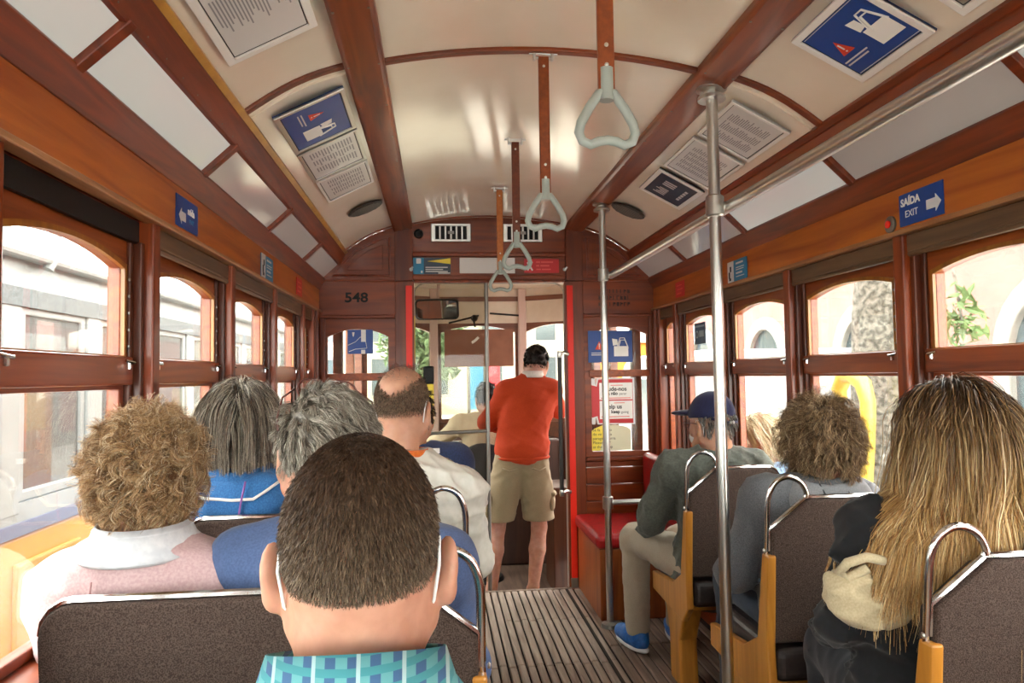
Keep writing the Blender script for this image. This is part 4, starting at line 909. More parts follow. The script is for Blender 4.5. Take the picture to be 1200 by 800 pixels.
def aim(y, up=(0, 0, 1)):
    y = np.array(y, float); y /= np.linalg.norm(y); z = np.array(up, float); z = z - y * (z @ y); z /= np.linalg.norm(z); return np.stack([np.cross(y, z), y, z], 1)
SKIN = mat('skin_light', '#c4957b', .5, col2='#b5836a', scale=30, lo=.3, hi=.7); SKIN2 = mat('skin_pink', '#c99b86', .5, col2='#b98773', scale=30); SKIN_EAR = mat('skin_warm', '#c1917a', .5, col2='#b07f69', scale=35)
for _m in (SKIN, SKIN2, SKIN_EAR):
    _b = _m.node_tree.nodes['Principled BSDF']; _b.inputs['Subsurface Weight'].default_value = .35; _b.inputs['Subsurface Radius'].default_value = (1.0, .28, .12); _b.inputs['Subsurface Scale'].default_value = .012
J0 = dict(hip=V3(0, 0, .55), waist=V3(0, -.01, .70), chest=V3(0, -.015, .88), neck=V3(0, -.02, 1.03), head=V3(0, .01, 1.165),
          shL=V3(-.170, -.015, .965), shR=V3(.170, -.015, .965), elL=V3(-.225, .06, .74), elR=V3(.225, .06, .74), wrL=V3(-.12, .26, .63), wrR=V3(.12, .26, .63),
          knL=V3(-.10, .42, .54), knR=V3(.10, .42, .54), anL=V3(-.10, .42, .10), anR=V3(.10, .42, .10))
def bounds(J, keys, m): P = np.array([J[k] for k in keys]); return P.min(0) - m, P.max(0) + m
def torso(f, J, o, b=1.0):
    f.ell(J['hip'], (.155*b+o, .125*b+o, .11+o), .05).ell(J['waist'], (.140*b+o, .108*b+o, .15+o), .08).ell(J['chest'], (.158*b+o, .112*b+o, .17+o), .08)
    for s in 'LR':
        f.cone(J['neck'] + V3(0, -.012, -.025), J['sh'+s], .052+o, .050+o, .05); f.cone(J['chest'] + V3(0, -.01, .05), J['sh'+s], .07+o, .055+o, .06)
def arms(f, J, o, ka=.03, end=1.0):
    for s in 'LR':
        w = J['el'+s] + (J['wr'+s] - J['el'+s]) * end; f.chain([J['sh'+s], J['el'+s], w], [.052+o, .043+o, (.032 if end > .9 else .036)+o*1.1], ka)
UP = ['hip', 'waist', 'chest', 'neck', 'shL', 'shR', 'elL', 'elR', 'wrL', 'wrR']; LO = ['hip', 'knL', 'knR', 'anL', 'anR']
def person(label, loc, J, top, topname, legm, legname='trousers', skin=SKIN, head=HEAD_M, hs=1.0, hrot=(0, 0, 0), bulk=1.0, off=.016, amp=.006, fr=24, h=.0085,
           shoe=None, hem=1.0, bare=False, sleeve=.97, hands=True, seed=1, group=None, rz=0, skirt=0, topmats=None):
    J = {**J0, **{k: np.array(v, float) for k, v in J.items()}}
    r = tag(empty('person', loc, rz), label, 'person', group)
    f = SDF(*bounds(J, UP + (LO if bare else []), .17), .011 if not bare else .0085); torso(f, J, -.012, bulk * .93); arms(f, J, -.006)
    if bare:
        for s in 'LR':
            d = J['an'+s]; kn = J['kn'+s]; f.chain([J['hip'] + (V3(-.08, 0, -.03) if s == 'L' else V3(.08, 0, -.03)), kn], [.08, .054], .03)
            f.chain([kn, kn + (d - kn) * .35 + V3(0, -.012, 0), d], [.052, .056, .036], .02); f.chain([d, d + V3(0, .02, -.04), d + V3(0, .17, -.055)], [.038, .035, .03], .02)
    V, Q = f.mesh(); R = rot(*hrot); parts = [(V, Q, 0)]
    hv, hq = xf(head, R, J['head'], hs); parts.append((hv, hq, 0))
    if hands:
        for s in 'LR':
            d = J['wr'+s] - J['el'+s]; A = aim(d, (.0, .25, 1)); hv, hq = xf(HAND, A, J['wr'+s], 1.0, s == 'L'); parts.append((hv, hq, 0))
    np_obj('body', parts, [skin], r)
    f = SDF(*bounds(J, UP, .22), h); torso(f, J, off, bulk); arms(f, J, off, .035, sleeve)
    if skirt: f.cone(J['hip'] + V3(0, .02, -.02), J['hip'] + V3(0, .06, -skirt), .16*bulk+off, .17*bulk+off, .05)
    f.folds(amp, seed, fr); f.ell(J['neck'] + V3(0, -.004, .065), (.066*hs, .070*hs, .075), .012, 'sub')
    if not skirt: f.clip(lambda X, Y, Z: (J['hip'][2] - .085 - .02 * np.sin(X * 9)) - Z)
    V, Q = f.mesh(); np_obj(topname, [(smooth_mesh(V, Q, 1), Q, 0)], [top], r)
    f = SDF(*bounds(J, LO, .18), .0105); f.ell(J['hip'] + V3(0, 0, -.02), (.155*bulk, .128*bulk, .11), .04)
    for s in 'LR':
        hp = J['hip'] + (V3(-.08, .0, -.03) if s == 'L' else V3(.08, .0, -.03)); kn, an = J['kn'+s], J['an'+s]
        if hem >= 1: f.chain([hp, kn, an + (kn - an) * .03], [.098, .073, .062], .03)
        else: f.chain([hp, hp + (kn - hp) * hem * .5, hp + (kn - hp) * hem], [.104, .112, .110], .03)
    f.folds(.010, seed + 9, 26)
    if hem < 1:
        zc_ = min(J['knL'][2], J['knR'][2]) + (J['hip'][2] - J['knL'][2]) * (1 - hem) ; f.clip(lambda X, Y, Z: zc_ - Z)
    else: f.clip(lambda X, Y, Z: min(J['anL'][2], J['anR'][2]) - .02 - Z)
    V, Q = f.mesh(); np_obj(legname, [(smooth_mesh(V, Q, 1), Q, 0)], [legm], r)
    if shoe:
        for s in 'LR':
            a = J['an'+s]; zf = a[2] - .09; d = (J.get('to'+s, V3(0, 1, 0))); d = d / np.linalg.norm(d); M_ = np.stack([V3(d[1], -d[0], 0), d, V3(0, 0, 1)], 1)
            f = SDF((-.06, -.08, -.01), (.06, .23, .13), .005); f.chain([(0, -.02, .055), (0, .05, .06), (0, .16, .04)], [.042, .042, .034], .03).ell((0, .06, .035), (.043, .135, .035), .03).ell((0, -.01, .09), (.04, .045, .035), .03)
            f.clip(lambda X, Y, Z: .018 - Z + 0*X + 0*Y); v, q = f.mesh(); o = np_obj('shoe', [xf((v, q), M_, (a[0], a[1], zf)) + (0,)], [shoe[0]], r)
            f = SDF((-.06, -.09, -.01), (.06, .23, .05), .005); f.ell((0, .06, .012), (.047, .142, .03), .02); f.clip(lambda X, Y, Z: np.maximum(Z - .026 - .02 * np.clip(-Y - .0, 0, 1), .0 - Z) + 0*X); v, q = f.mesh(); np_obj('sole', [xf((v, q), M_, (a[0], a[1], zf)) + (0,)], [shoe[1]], o)
            b = B()
            for k in range(4): yy = .05 + k * .022; b.tube([(-.022, yy, .098 - k*.008), (0, yy + .006, .104 - k*.009), (.022, yy, .098 - k*.008)], .0035, 6)
            lo = b.build('laces', WHITE, o, smooth=True); lo.matrix_basis = Matrix(((M_[0, 0], M_[0, 1], 0, a[0]), (M_[1, 0], M_[1, 1], 0, a[1]), (0, 0, 1, zf), (0, 0, 0, 1)))
    H = Matrix.Translation(Vector(J['head'])) @ Matrix([list(R[0]) , list(R[1]), list(R[2])]).to_4x4() @ Matrix.Scale(hs, 4)
    return r, H, J
# ---- hair: strands grown on the skull, fall under gravity, clump and wave
HC, HR = V3(0, -.010, .024), V3(.0785, .1005, .0985)
def groom(H, parent, N, S_, L, mask, mats, d0=None, grav=.25, layer=(.002, .02), wave=(.0, 3.0), clump=(60, .5), r=.0011, colliders=(), seed=1, jit=.1, name='hair', base=None, wts=None, part=None, lenfn=None, flat_r=1.0):
    g = np.random.default_rng(seed); D = g.normal(size=(N * 4, 3)); D /= np.linalg.norm(D, axis=1)[:, None]; D = D[mask(D)][:N]; n = len(D)
    P = HC + HR * D; Nn = D / HR; Nn /= np.linalg.norm(Nn, axis=1)[:, None]
    d = (Nn.copy() if d0 is None else d0(D, Nn)) + g.normal(size=(n, 3)) * jit; d /= np.linalg.norm(d, axis=1)[:, None]
    lay = g.uniform(*layer, n)[:, None]; ln = L * g.uniform(.8, 1.1, n)
    if lenfn is not None: ln = ln * lenfn(D)
    seg = (ln / (S_ - 1))[:, None]; path = [P.copy()]; drift = g.normal(size=(n, 3)) * .05
    for s in range(S_ - 1):
        P = P + d * seg
        for c, rr in [(HC, HR)] + list(colliders):
            c = np.array(c); R2 = np.array(rr) + lay * min(1, (s + 1) / 2); q = (P - c) / R2; m = np.linalg.norm(q, axis=1)[:, None]; P = np.where(m < 1, c + R2 * q / np.maximum(m, 1e-6), P)
        d2 = P - path[-1]; path.append(P.copy()); d = d2 / (np.linalg.norm(d2, axis=1)[:, None] + 1e-9) + V3(0, 0, -grav) + drift; d /= np.linalg.norm(d, axis=1)[:, None]
    path = np.stack(path, 1); t = np.linspace(0, 1, S_)
    ph = g.random(n) * 6.28; fq = np.full(n, wave[1])
    if clump[0]:
        gi = g.choice(n, clump[0], replace=False); near = gi[np.argmin(((path[:, None, 0] - path[None, gi, 0]) ** 2).sum(2), axis=1)]
        w = (clump[1] * np.minimum(1, t * 1.6) ** .9)[None, :, None]; path = path + (path[near] - path) * w; ph = ph[near] + g.normal(size=n) * .35; fq = fq * (.8 + .4 * g.random(n))[near]
    if wave[0]:
        T = np.gradient(path, axis=1); T /= np.linalg.norm(T, axis=2)[:, :, None] + 1e-9; A = np.cross(T, V3(.3, .2, .93)); A /= np.linalg.norm(A, axis=2)[:, :, None] + 1e-9; Bv = np.cross(T, A)
        an = ph[:, None] + fq[:, None] * 6.283 * t[None]; rp = wave[0] * np.minimum(1, t * 3)[None]; path = path + (A * np.cos(an)[:, :, None] + Bv * np.sin(an)[:, :, None]) * rp[:, :, None]
    M3 = np.array(H.to_3x3()); tr = np.array(H.translation)
    return strands(path @ M3.T + tr, r, mats, parent, name, seed, wts)
def strands(path, r, mats, parent, name, seed, wts=None):
    n, S_, _ = path.shape; g = np.random.default_rng(seed + 99)
    T = np.gradient(path, axis=1); T /= np.linalg.norm(T, axis=2)[:, :, None] + 1e-9; ref = g.normal(size=(n, 1, 3)); A = np.cross(T, ref); A /= np.linalg.norm(A, axis=2)[:, :, None] + 1e-9; Bv = np.cross(T, A)
    rr = r * g.uniform(.7, 1.3, (n, 1)) * np.linspace(1, .4, S_)[None]; vs = np.stack([path + A * rr[:, :, None], path - A * rr[:, :, None]], 2)
    i = np.arange(n)[:, None] * S_ * 2 + np.arange(S_ - 1)[None, :] * 2
    Q = np.stack([i, i + 1, i + 3, i + 2], -1).reshape(-1, 4)
    mi = g.choice(len(mats), n, p=wts); o = np_obj(name, [(vs.reshape(-1, 3), Q, 0)], mats, parent)
    o.data.polygons.foreach_set('material_index', np.repeat(mi, S_ - 1).astype(np.int32)); return o
def shell(H, parent, m, grow, fn, name='hair_base', h=.005, c=HC, r=HR):
    f = SDF(c - r - .03, c + r + .03, h); f.ell(c, r + grow, .01); f.clip(fn); f.ell(c, r - .004, .002, 'sub'); v, q = f.mesh()
    M3 = np.array(H.to_3x3()); return np_obj(name, [(v @ M3.T + np.array(H.translation), q, 0)], [m], parent)
def hm(*cols, rough=.45): return [mat('hair_%s' % c, '#' + c, rough, spec=.35) if 'hair_%s' % c not in MATS else MATS['hair_%s' % c] for c in cols]
def band(parent, H, pts, r, m, name, closed=False, n=8):
    b = B(); b.tube([H @ Vector(p) for p in pts], r, n, closed=closed); return b.build(name, m, parent, smooth='all')
def collar(parent, c, rx, ry, z0, z1, m, name, flare=.02, th=.006, tilt=0., n=28, gap=0.0, mw=None):
    """fold-over cloth collar round the neck, open at the front when gap > 0"""
    pr = [(1, z0), (.985, (z0 + z1) / 2), (1.0, z1), (1.06, z1 + .004), (1.0 + flare / rx, (z0 + z1) / 2 - .004), (1.0 + 2.2 * flare / rx, z0 - .006)]
    vs = []; fs = []; k = len(pr); m_ = n if not gap else n + 1
    for i in range(m_):
        a = math.pi / 2 + gap / 2 + (2 * math.pi - gap) * i / n
        for q, z in pr: vs.append((c[0] + q * rx * math.cos(a), c[1] + q * ry * math.sin(a) , c[2] + z + tilt * math.sin(a)))
    for i in range(n):
        for j in range(k - 1): a = i * k + j; b_ = ((i + 1) % m_) * k + j; fs.append((a, b_, b_ + 1, a + 1))
    o = B().add(vs, fs).build(name, m, parent, smooth='all'); s_ = o.modifiers.new('thick', 'SOLIDIFY'); s_.thickness = th; return o
# ================================================================ THE PASSENGERS
def cloth(name, c, c2=None, scale=300, bump=.25, rough=.9, sheen=.12): return mat(name, c, rough, col2=c2 or c, scale=scale, bump=bump, detail=2, sheen=sheen, bdist=.001)
DENIM = cloth('dark_denim', '#1d2836', '#263445'); KHAKI = cloth('khaki_cotton', '#8f8164', '#9b8d70'); KHAKI2 = cloth('beige_cotton', '#9c8f7c', '#a89b88'); BLKT = cloth('black_cloth', '#15181f', '#1d212a')
MASKW = mat('mask_white', '#e4e6e4', .8); MASKB = mat('mask_blue', '#9fc0d6', .8)
def face_mask(r, H, m=MASKW, k=1.0):
    f = SDF((-.085, .0, -.135), (.085, .135, .0), .005); f.ell((0, .035, -.062), (.066, .085, .056), .02); f.ell((0, .02, -.06), (.061, .078, .07), .01, 'sub'); f.clip(lambda X, Y, Z: .035 - Y + 0*X + 0*Z); v, q = f.mesh()
    o = np_obj('face_mask', [(v @ np.array(H.to_3x3()).T + np.array(H.translation), q, 0)], [m], r)
    for s in (-1, 1):
        band(r, H, [(s*.058, .045, -.035), (s*.077, .014, .010), (s*.0795*k, -.012, .012), (s*.0790*k, -.028, -.014), (s*.0735*k, -.024, -.050), (s*.066, .005, -.078), (s*.052, .05, -.085)], .0017, m, 'mask_strap')
def hgrad(name, c1, c2, z0, z1):
    m, nt, b = _base(name); b.inputs['Roughness'].default_value = .42; b.inputs['Specular IOR Level'].default_value = .4
    tc = nt.nodes.new('ShaderNodeTexCoord'); sp = nt.nodes.new('ShaderNodeSeparateXYZ'); mr = nt.nodes.new('ShaderNodeMapRange'); mr.inputs[1].default_value = z1; mr.inputs[2].default_value = z0
    rp = nt.nodes.new('ShaderNodeValToRGB'); rp.color_ramp.elements[0].color = lin(c1); rp.color_ramp.elements[1].color = lin(c2)
    nt.links.new(tc.outputs['Object'], sp.inputs[0]); nt.links.new(sp.outputs[2], mr.inputs[0]); nt.links.new(mr.outputs[0], rp.inputs[0]); nt.links.new(rp.outputs[0], b.inputs['Base Color']); return m
full = lambda D: ((D[:, 1] < .35) | (D[:, 2] > .55)) & (D[:, 2] > -.88)
# --- buzz-cut man in front of the camera
r, H, J = person('man with brown buzz cut and teal plaid shirt, seen close from behind', (-.079, .735, 0), dict(head=(0, .03, 1.170), neck=(0, -.005, 1.01), shL=(-.18, -.01, .915), shR=(.18, -.01, .915), chest=(0,-.015,.84), elL=(-.22,.06,.68), elR=(.22,.06,.68)), plaid('plaid_cotton'), 'shirt', DENIM, head=HEAD_EAR, hs=.965, skin=SKIN_EAR, h=.009, amp=.003)
collar(r, (0, -.012, 1.050), .080, .078, -.010, .030, MATS['plaid_cotton'], 'shirt_collar', flare=.014, tilt=-.026)
BZ = [hgrad('buzz_hair_%d' % i, a, c, 1.12, 1.25) for i, (a, c) in enumerate((('#2a1b13', '#4d3d2e'), ('#3b281b', '#665441'), ('#4d3827', '#7d6b56'), ('#5f4936', '#94826b'), ('#332217', '#5a4936')))]
bz = lambda D: ((D[:, 1] < .05) & (D[:, 2] > -.93)) | ((D[:, 2] > .2) & (D[:, 1] < .8))
shell(H, r, mat('buzz_stubble', '#4a382a', .75, col2='#67523e', scale=160, bump=.3, lo=.3, hi=.75), .0004, lambda X, Y, Z: np.maximum(np.maximum(-.030 - .02*np.clip(Y*10, -1, 1) - Z, Y - .062), -(Z + .055 + .6*(Y + .01)) * np.where(Y > -.03, 1, -1)) if False else np.maximum(-.040 + .5*np.clip(Y + .03, 0, 1) - Z, Y - .06))
groom(H, r, 60000, 2, .0085, bz, BZ, d0=lambda D, N: N * .26 + V3(0, -.15, -.75), grav=0, layer=(.0012, .0022), clump=(0, 0), r=.00042, jit=.16, wts=[.28, .32, .22, .12, .06], seed=11, lenfn=lambda D: np.where(D[:, 2] < -.5, .6, 1.0))
face_mask(r, H, MASKW, 1.03)
# --- woman with curly hair in pale pink
r, H, J = person('woman with light brown curly hair and pale pink jacket beside the window', (-.592, 1.56, 0), dict(head=(.005, .0, 1.145), neck=(.01, -.035, 1.01), shL=(-.128, -.02, .93), shR=(.135, -.02, .93), elL=(-.165, .05, .72), elR=(.19, .06, .72)), cloth('pink_fleece', '#b99a9c', '#c7abad', 200), 'jacket', DENIM, head=HEAD_W, hs=.97, skin=SKIN2, amp=.010, fr=22, seed=3, off=.015)
collar(r, (.005, -.03, 1.018), .080, .082, .0, .045, cloth('white_scarf', '#c4c8cf', '#d5d8dd', 60), 'scarf', flare=.019, th=.012, tilt=.004)
shell(H, r, hm('6b4a30')[0], .012, lambda X, Y, Z: np.maximum(Y - .045, -.055 - Z))
groom(H, r, 11000, 13, .062, lambda D: full(D) & (D[:, 2] > -.72), hm('7a5a3d', '9a7850', 'b8956a', 'd2b78f', 'e6d6b8'), d0=lambda D, N: N * .42 + V3(0, -.1, -.1), grav=.14, layer=(.004, .018), wave=(.0075, 1.7), clump=(600, .74), r=.0006, seed=21, jit=.28, wts=[.24, .28, .25, .15, .08])
band(r, Matrix(), [(-.04, -.148, .98), (-.045, -.155, .90), (-.05, -.152, .80)], .0022, mat('pink_seam', '#c39a9c', .9), 'seam')
face_mask(r, H)
# --- woman with bob in blue fleece
r, H, J = person('woman with streaked grey-brown bob and bright blue hooded fleece', (-.60, 2.31, 0), dict(head=(.0, -.0, 1.205), neck=(0, -.04, 1.06), chest=(0, -.02, .91), shL=(-.155, -.02, 1.0), shR=(.150, -.02, 1.0), elL=(-.20, .05, .76), elR=(.19, .05, .76)), cloth('blue_fleece', '#28609c', '#3a79b6', 260, .5), 'fleece', DENIM, head=HEAD_W, skin=SKIN2, seed=5, amp=.006)
f = SDF((-.22, -.24, .80), (.22, .12, 1.14), .0085); f.ell((0, -.09, .985), (.15, .075, .085), .04).ell((0, -.105, .93), (.11, .06, .09), .05); 
for s in (-1, 1): f.chain([(s*.09, -.08, 1.03), (s*.11, 0, 1.03), (s*.07, .08, .98)], [.045, .04, .035], .04)
f.ell((0, -.045, 1.08), (.082, .07, .08), .03, 'sub'); f.folds(.004, 8, 22); V, Q = f.mesh(); np_obj('hood', [(V, Q, 0)], [MATS['blue_fleece']], r)
band(r, Matrix(), [(-.155, -.075, 1.035), (-.13, -.135, 1.025), (-.06, -.172, 1.012), (.02, -.178, 1.005), (.075, -.168, 1.005), (.10, -.15, 1.02), (.135, -.115, 1.045)], .0045, WHITE, 'white_piping')
for x in (-.075, .045): band(r, Matrix(), [(x + .008, -.165, 1.055), (x, -.180, 1.0), (x - .012, -.178, .93), (x - .02, -.16, .86)], .0028, mat('magenta_seam_%d' % (x > 0), '#8a5aa0', .8), 'seam')
collar(r, (0, -.045, 1.035), .066, .068, -.01, .025, cloth('dark_grey_scarf_%d' % 1, '#3a4048', '#474d56', 80), 'neck_scarf', flare=.012)
shell(H, r, hm('3d342c')[0], .008, lambda X, Y, Z: np.maximum(Y - .05, -.06 - Z))
groom(H, r, 12000, 12, .225, lambda D: (D[:, 1] < .4) | (D[:, 2] > .55), hm('3a322b', '5c5248', '827768', 'a89d8b', 'c8bfae'), d0=lambda D, N: N * .35 + np.stack([np.tanh(8 * (D[:, 0] - .05)) * .75 * np.clip(D[:, 2] + .1, .05, 1), -.3 + 0*D[:, 0], -.3 + .5*D[:, 2]], 1), grav=.6, layer=(.003, .017), wave=(.0015, 1.2), clump=(220, .6), r=.0008, seed=31, colliders=[((0, -.035, -.11), (.070, .078, .09))], wts=[.2, .22, .24, .2, .14], lenfn=lambda D: np.where(D[:, 2] < -.1, .5, np.where(D[:, 2] < .45, .78, 1.0)))
# --- grey-haired man
r, H, J = person('man with wavy grey hair, pushed-up spectacles and slate blue shirt', (-.205, 1.56, 0), dict(head=(-.032, .0, 1.192), neck=(0, -.03, 1.04), chest=(0, -.02, .89), shL=(-.185, -.02, .965), shR=(.205, -.02, .955), elL=(-.225, .05, .73), elR=(.245, .04, .72)), cloth('slate_blue_cotton', '#41557c', '#4b608a', 240), 'shirt', DENIM, skin=SKIN2, hrot=(.25, .12, .08), seed=7, amp=.011, off=.017, hs=1.03)
shell(H, r, hm('5f574c')[0], .005, lambda X, Y, Z: np.maximum(Y - .06, -.05 - Z))
gm = lambda D: ((D[:, 1] < .2) & (D[:, 2] > -.85)) | (D[:, 2] > .45)
groom(H, r, 16000, 8, .050, gm, hm('5f574c', '7c7467', '989084', 'b3ac9f', 'cbc5b9'), d0=lambda D, N: N * .06 + np.stack([.65 + 0*D[:, 0], -.35 - .2*D[:, 2], -.15 + .4*D[:, 2]], 1), grav=.22, layer=(.002, .011), wave=(.0022, .8), clump=(260, .6), r=.0007, seed=41, wts=[.16, .26, .28, .2, .1], lenfn=lambda D: np.where(D[:, 2] < -.4, .5, 1.0))
GLF = mat('spectacle_frame', '#5a2a20', .3)
for s in (-1, 1):
    band(r, H, [(s*.030 + .032*math.cos(a), .035 + .01*math.cos(a), .128 + .022*math.sin(a)) for a in np.linspace(0, 2*math.pi, 16, endpoint=False)], .0024, GLF, 'spectacle_rim', True)
    band(r, H, [(s*.062, .035, .130), (s*.09, .0, .105), (s*.098, -.03, .06), (s*.095, -.05, .035)], .0022, GLF, 'spectacle_arm')
band(r, H, [(-.006, .036, .138), (0, .04, .142), (.006, .036, .138)], .002, GLF, 'spectacle_bridge')
# --- balding man in white jacket
r, H, J = person('balding man with white jacket and orange collar in the row ahead', (-.09, 2.31, 0), dict(head=(-.02, .02, 1.255), neck=(-.01, -.025, 1.10), chest=(0, -.02, .93), shL=(-.17, -.02, 1.00), shR=(.160, -.02, .985), elL=(-.21, .04, .77), elR=(.205, .05, .75), wrR=(.13, .25, .64), waist=(0, -.01, .72)), cloth('white_windcheater', '#c9c8bd', '#d4d3ca', 40, .15, .6, .1), 'jacket', BLKT, seed=9, amp=.018, fr=26, off=.014, hrot=(-.30, .05, 0), hs=1.02)
collar(r, (-.01, -.035, 1.085), .064, .066, -.02, .035, cloth('orange_lining', '#d4641c', '#e07a2a', 80), 'orange_collar', flare=.008)
collar(r, (-.01, -.035, 1.06), .080, .080, -.015, .022, MATS['white_windcheater'], 'jacket_collar', flare=.018)
bm_ = lambda D: (D[:, 2] + np.sin(D[:, 0] * 37) * .05 + np.sin(D[:, 1] * 61 + D[:, 0] * 23) * .06 < .10 + .75 * D[:, 0] ** 2) & (D[:, 1] < .25) & (D[:, 2] > -.80)
shell(H, r, mat('thin_dark_hair', '#5a4536', .7, col2='#8a6a55', scale=110, lo=.3, hi=.7), .0016, lambda X, Y, Z: np.maximum(np.maximum(Z - .022 - 9 * X * X, -.045 + .4*np.clip(Y + .03, 0, 1) - Z), Y - .02))
groom(H, r, 13000, 3, .009, bm_, hm('4a3a2e', '63503f', '7c6857', '95836f'), d0=lambda D, N: N * .4 + V3(0, -.2, -.7), grav=0, layer=(.0004, .002), clump=(0, 0), r=.0006, jit=.2, seed=51)
groom(H, r, 500, 4, .03, lambda D: (D[:, 2] > .5) & (D[:, 1] < .6), hm('4a3a2e', '6b584a'), d0=lambda D, N: N * .2 + V3(.2, -.8, 0), grav=0, layer=(.0006, .002), clump=(0, 0), r=.0006, seed=52, name='thin_hair')
face_mask(r, H)
# --- passenger in navy, front row
r, H, J = person('passenger in a navy jacket, mostly hidden behind the balding man', (-.10, 3.06, 0), dict(head=(-.01, .03, 1.185), neck=(0, -.01, 1.04), shR=(.165, -.01, .99)), cloth('navy_jacket', '#1f2c4c', '#293860', 150), 'jacket', BLKT, seed=12, hrot=(0, .15, 0), h=.010)
collar(r, (0, -.015, 1.035), .068, .07, -.01, .022, MATS['navy_jacket'], 'jacket_collar', flare=.016)
B().box(.075, .105, -.095, -.085, 1.035, 1.055).build('care_label', WHITE, r)
shell(H, r, hm('241c17')[0], .005, lambda X, Y, Z: np.maximum(Y - .05, -.04 - Z)); groom(H, r, 1500, 5, .04, gm, hm('1d1713', '31261f', '46382e'), d0=lambda D, N: N * .4 + V3(0, -.4, -.4), grav=.1, r=.0014, seed=61)
# --- standing man at the cab door
ORG = cloth('orange_wool', '#a83003', '#b83b06', 260, .4, .9, 0)
Z2 = .2
r, H, J = person('standing man in orange jumper and khaki cargo shorts at the cab doorway', (.56, 4.98, -.2), dict(hip=(.01, 0, 1.03), waist=(.02, .02, 1.17), chest=(.055, .05, 1.33), neck=(.10, .10, 1.53), head=(.14, .155, 1.635), shL=(-.085, .05, 1.43), shR=(.225, .06, 1.435), elL=(-.225, .08, 1.225), elR=(.315, .25, 1.29), wrL=(-.115, .29, 1.17), wrR=(.235, .46, 1.36), knL=(-.165, .03, .50), knR=(.125, .03, .50), anL=(-.210, 0, .10), anR=(.075, 0, .10)), ORG, 'jumper', KHAKI, 'shorts', skin=SKIN2, bulk=1.12, off=.018, amp=.008, fr=20, seed=14, hem=.90, bare=True, h=.009, hrot=(-.25, .25, .05), sleeve=.95)
collar(r, (.102, .092, 1.548), .070, .072, -.012, .022, cloth('white_shirt_collar', '#d8cfc6', '#e2dad2', 80), 'shirt_collar', flare=.010)
f = SDF((-.22, -.2, .90), (.24, .2, 1.07), .008); f.ell((.012, .003, .985), (.192, .156, .036), .03); V, Q = f.mesh(); np_obj('ribbed_hem', [(V, Q, 0)], [ORG], r)
shell(H, r, hm('1b1512')[0], .005, lambda X, Y, Z: np.maximum(Y - .05, -.045 + .4*np.clip(Y + .02, 0, 1) - Z))
groom(H, r, 5000, 4, .022, gm, hm('15110f', '221b17', '3a312b', '6a6058', rough=.75), d0=lambda D, N: N * .45 + V3(.1, -.3, -.35), grav=.08, layer=(.001, .006), clump=(90, .4), r=.0011, seed=71, wts=[.4, .35, .17, .08])
for s, kx in ((-1, -.175), (1, .165)):
    f = SDF((-.08, -.09, -.10), (.08, .09, .10), .006); f.ell((0, 0, 0), (.030, .066, .075), .02).ell((s*.012, 0, .055), (.028, .07, .022), .008); f.folds(.003, 3 + s, 40); V, Q = f.mesh(); np_obj('cargo_pocket', [(V + V3(kx + (-.045 if s < 0 else .04), .0, .68), Q, 0)], [KHAKI], r)
for s in (-1, 1): band(r, Matrix(), [(.01 + s*.05, -.150, .925), (.01 + s*.10, -.142, .905), (.01 + s*.145, -.115, .925)], .004, KHAKI, 'pocket_flap')
# --- driver
r, H, J = person('driver in a cream shirt at the cab controls', (.36, 5.62, -.03), dict(head=(.02, .06, 1.20), neck=(.0, .01, 1.06), chest=(0, 0, .90), shL=(-.19, .02, 1.0), shR=(.19, .02, .99), elL=(-.36, .16, .86), wrL=(-.42, .34, .84)), cloth('cream_shirt', '#b9a98c', '#c7b89d', 120), 'shirt', BLKT, seed=16, h=.011, amp=.014, off=.02)
shell(H, r, hm('1d1814')[0], .005, lambda X, Y, Z: np.maximum(Y - .05, -.05 - Z)); groom(H, r, 1500, 4, .03, gm, hm('17120f', '2a221d'), d0=lambda D, N: N * .4 + V3(0, -.4, -.4), grav=.1, r=.0016, seed=81)
ds = tag(empty('driver_seat', (.33, 5.40, -.2)), 'black round-backed driver seat in the cab', 'seat'); DS = mat('black_vinyl', '#14161b', .5)
f = SDF((-.3, -.12, .55), (.3, .12, 1.12), .012); f.ell((0, 0, .80), (.235, .05, .25), .03); V, Q = f.mesh(); np_obj('backrest', [(V, Q, 0)], [DS], ds)
B().box(-.21, .21, .02, .43, .50, .60).build('cushion', DS, ds, bevel=.04, seg=3); b = B(); b.tube([(0, .2, 0), (0, .2, .5)], .04, 12); b.lathe([(.16, 0), (.15, .03), (.04, .05)], (0, .2, 0), 16); b.build('pedestal', BLACK, ds, smooth=True)
# --- man in navy cap
r, H, J = person('seated man in navy cap, olive grey jacket and bright blue trainers', (1.19, 3.09, 0), dict(head=(.01, .02, 1.125), neck=(0, -.02, .985), chest=(0, -.025, .84), waist=(0, -.02, .68), shL=(-.185, -.015, .93), shR=(.185, -.015, .925), elL=(-.255, .08, .70), elR=(.20, .08, .70), wrL=(-.20, .30, .60), knL=(-.24, .40, .545), knR=(-.02, .40, .53), anL=(-.235, .42, .10), anR=(-.01, .49, .10), toL=(-.25, 1, 0), toR=(.1, 1, 0)), cloth('olive_jacket', '#4d5049', '#5a5e56', 120, .4), 'jacket', KHAKI2, shoe=(mat('trainer_blue', '#1a66b5', .5, col2='#14508f', scale=50), mat('trainer_sole', '#d5d7d9', .5)), seed=18, amp=.018, fr=26, off=.016, hrot=(.42, .05, 0), bulk=1.0, skirt=.10)
collar(r, (0, -.03, .985), .072, .072, -.012, .022, MATS['olive_jacket'], 'jacket_collar', flare=.016)
CAPM = cloth('navy_cap', '#161a3c', '#1e2350', 200)
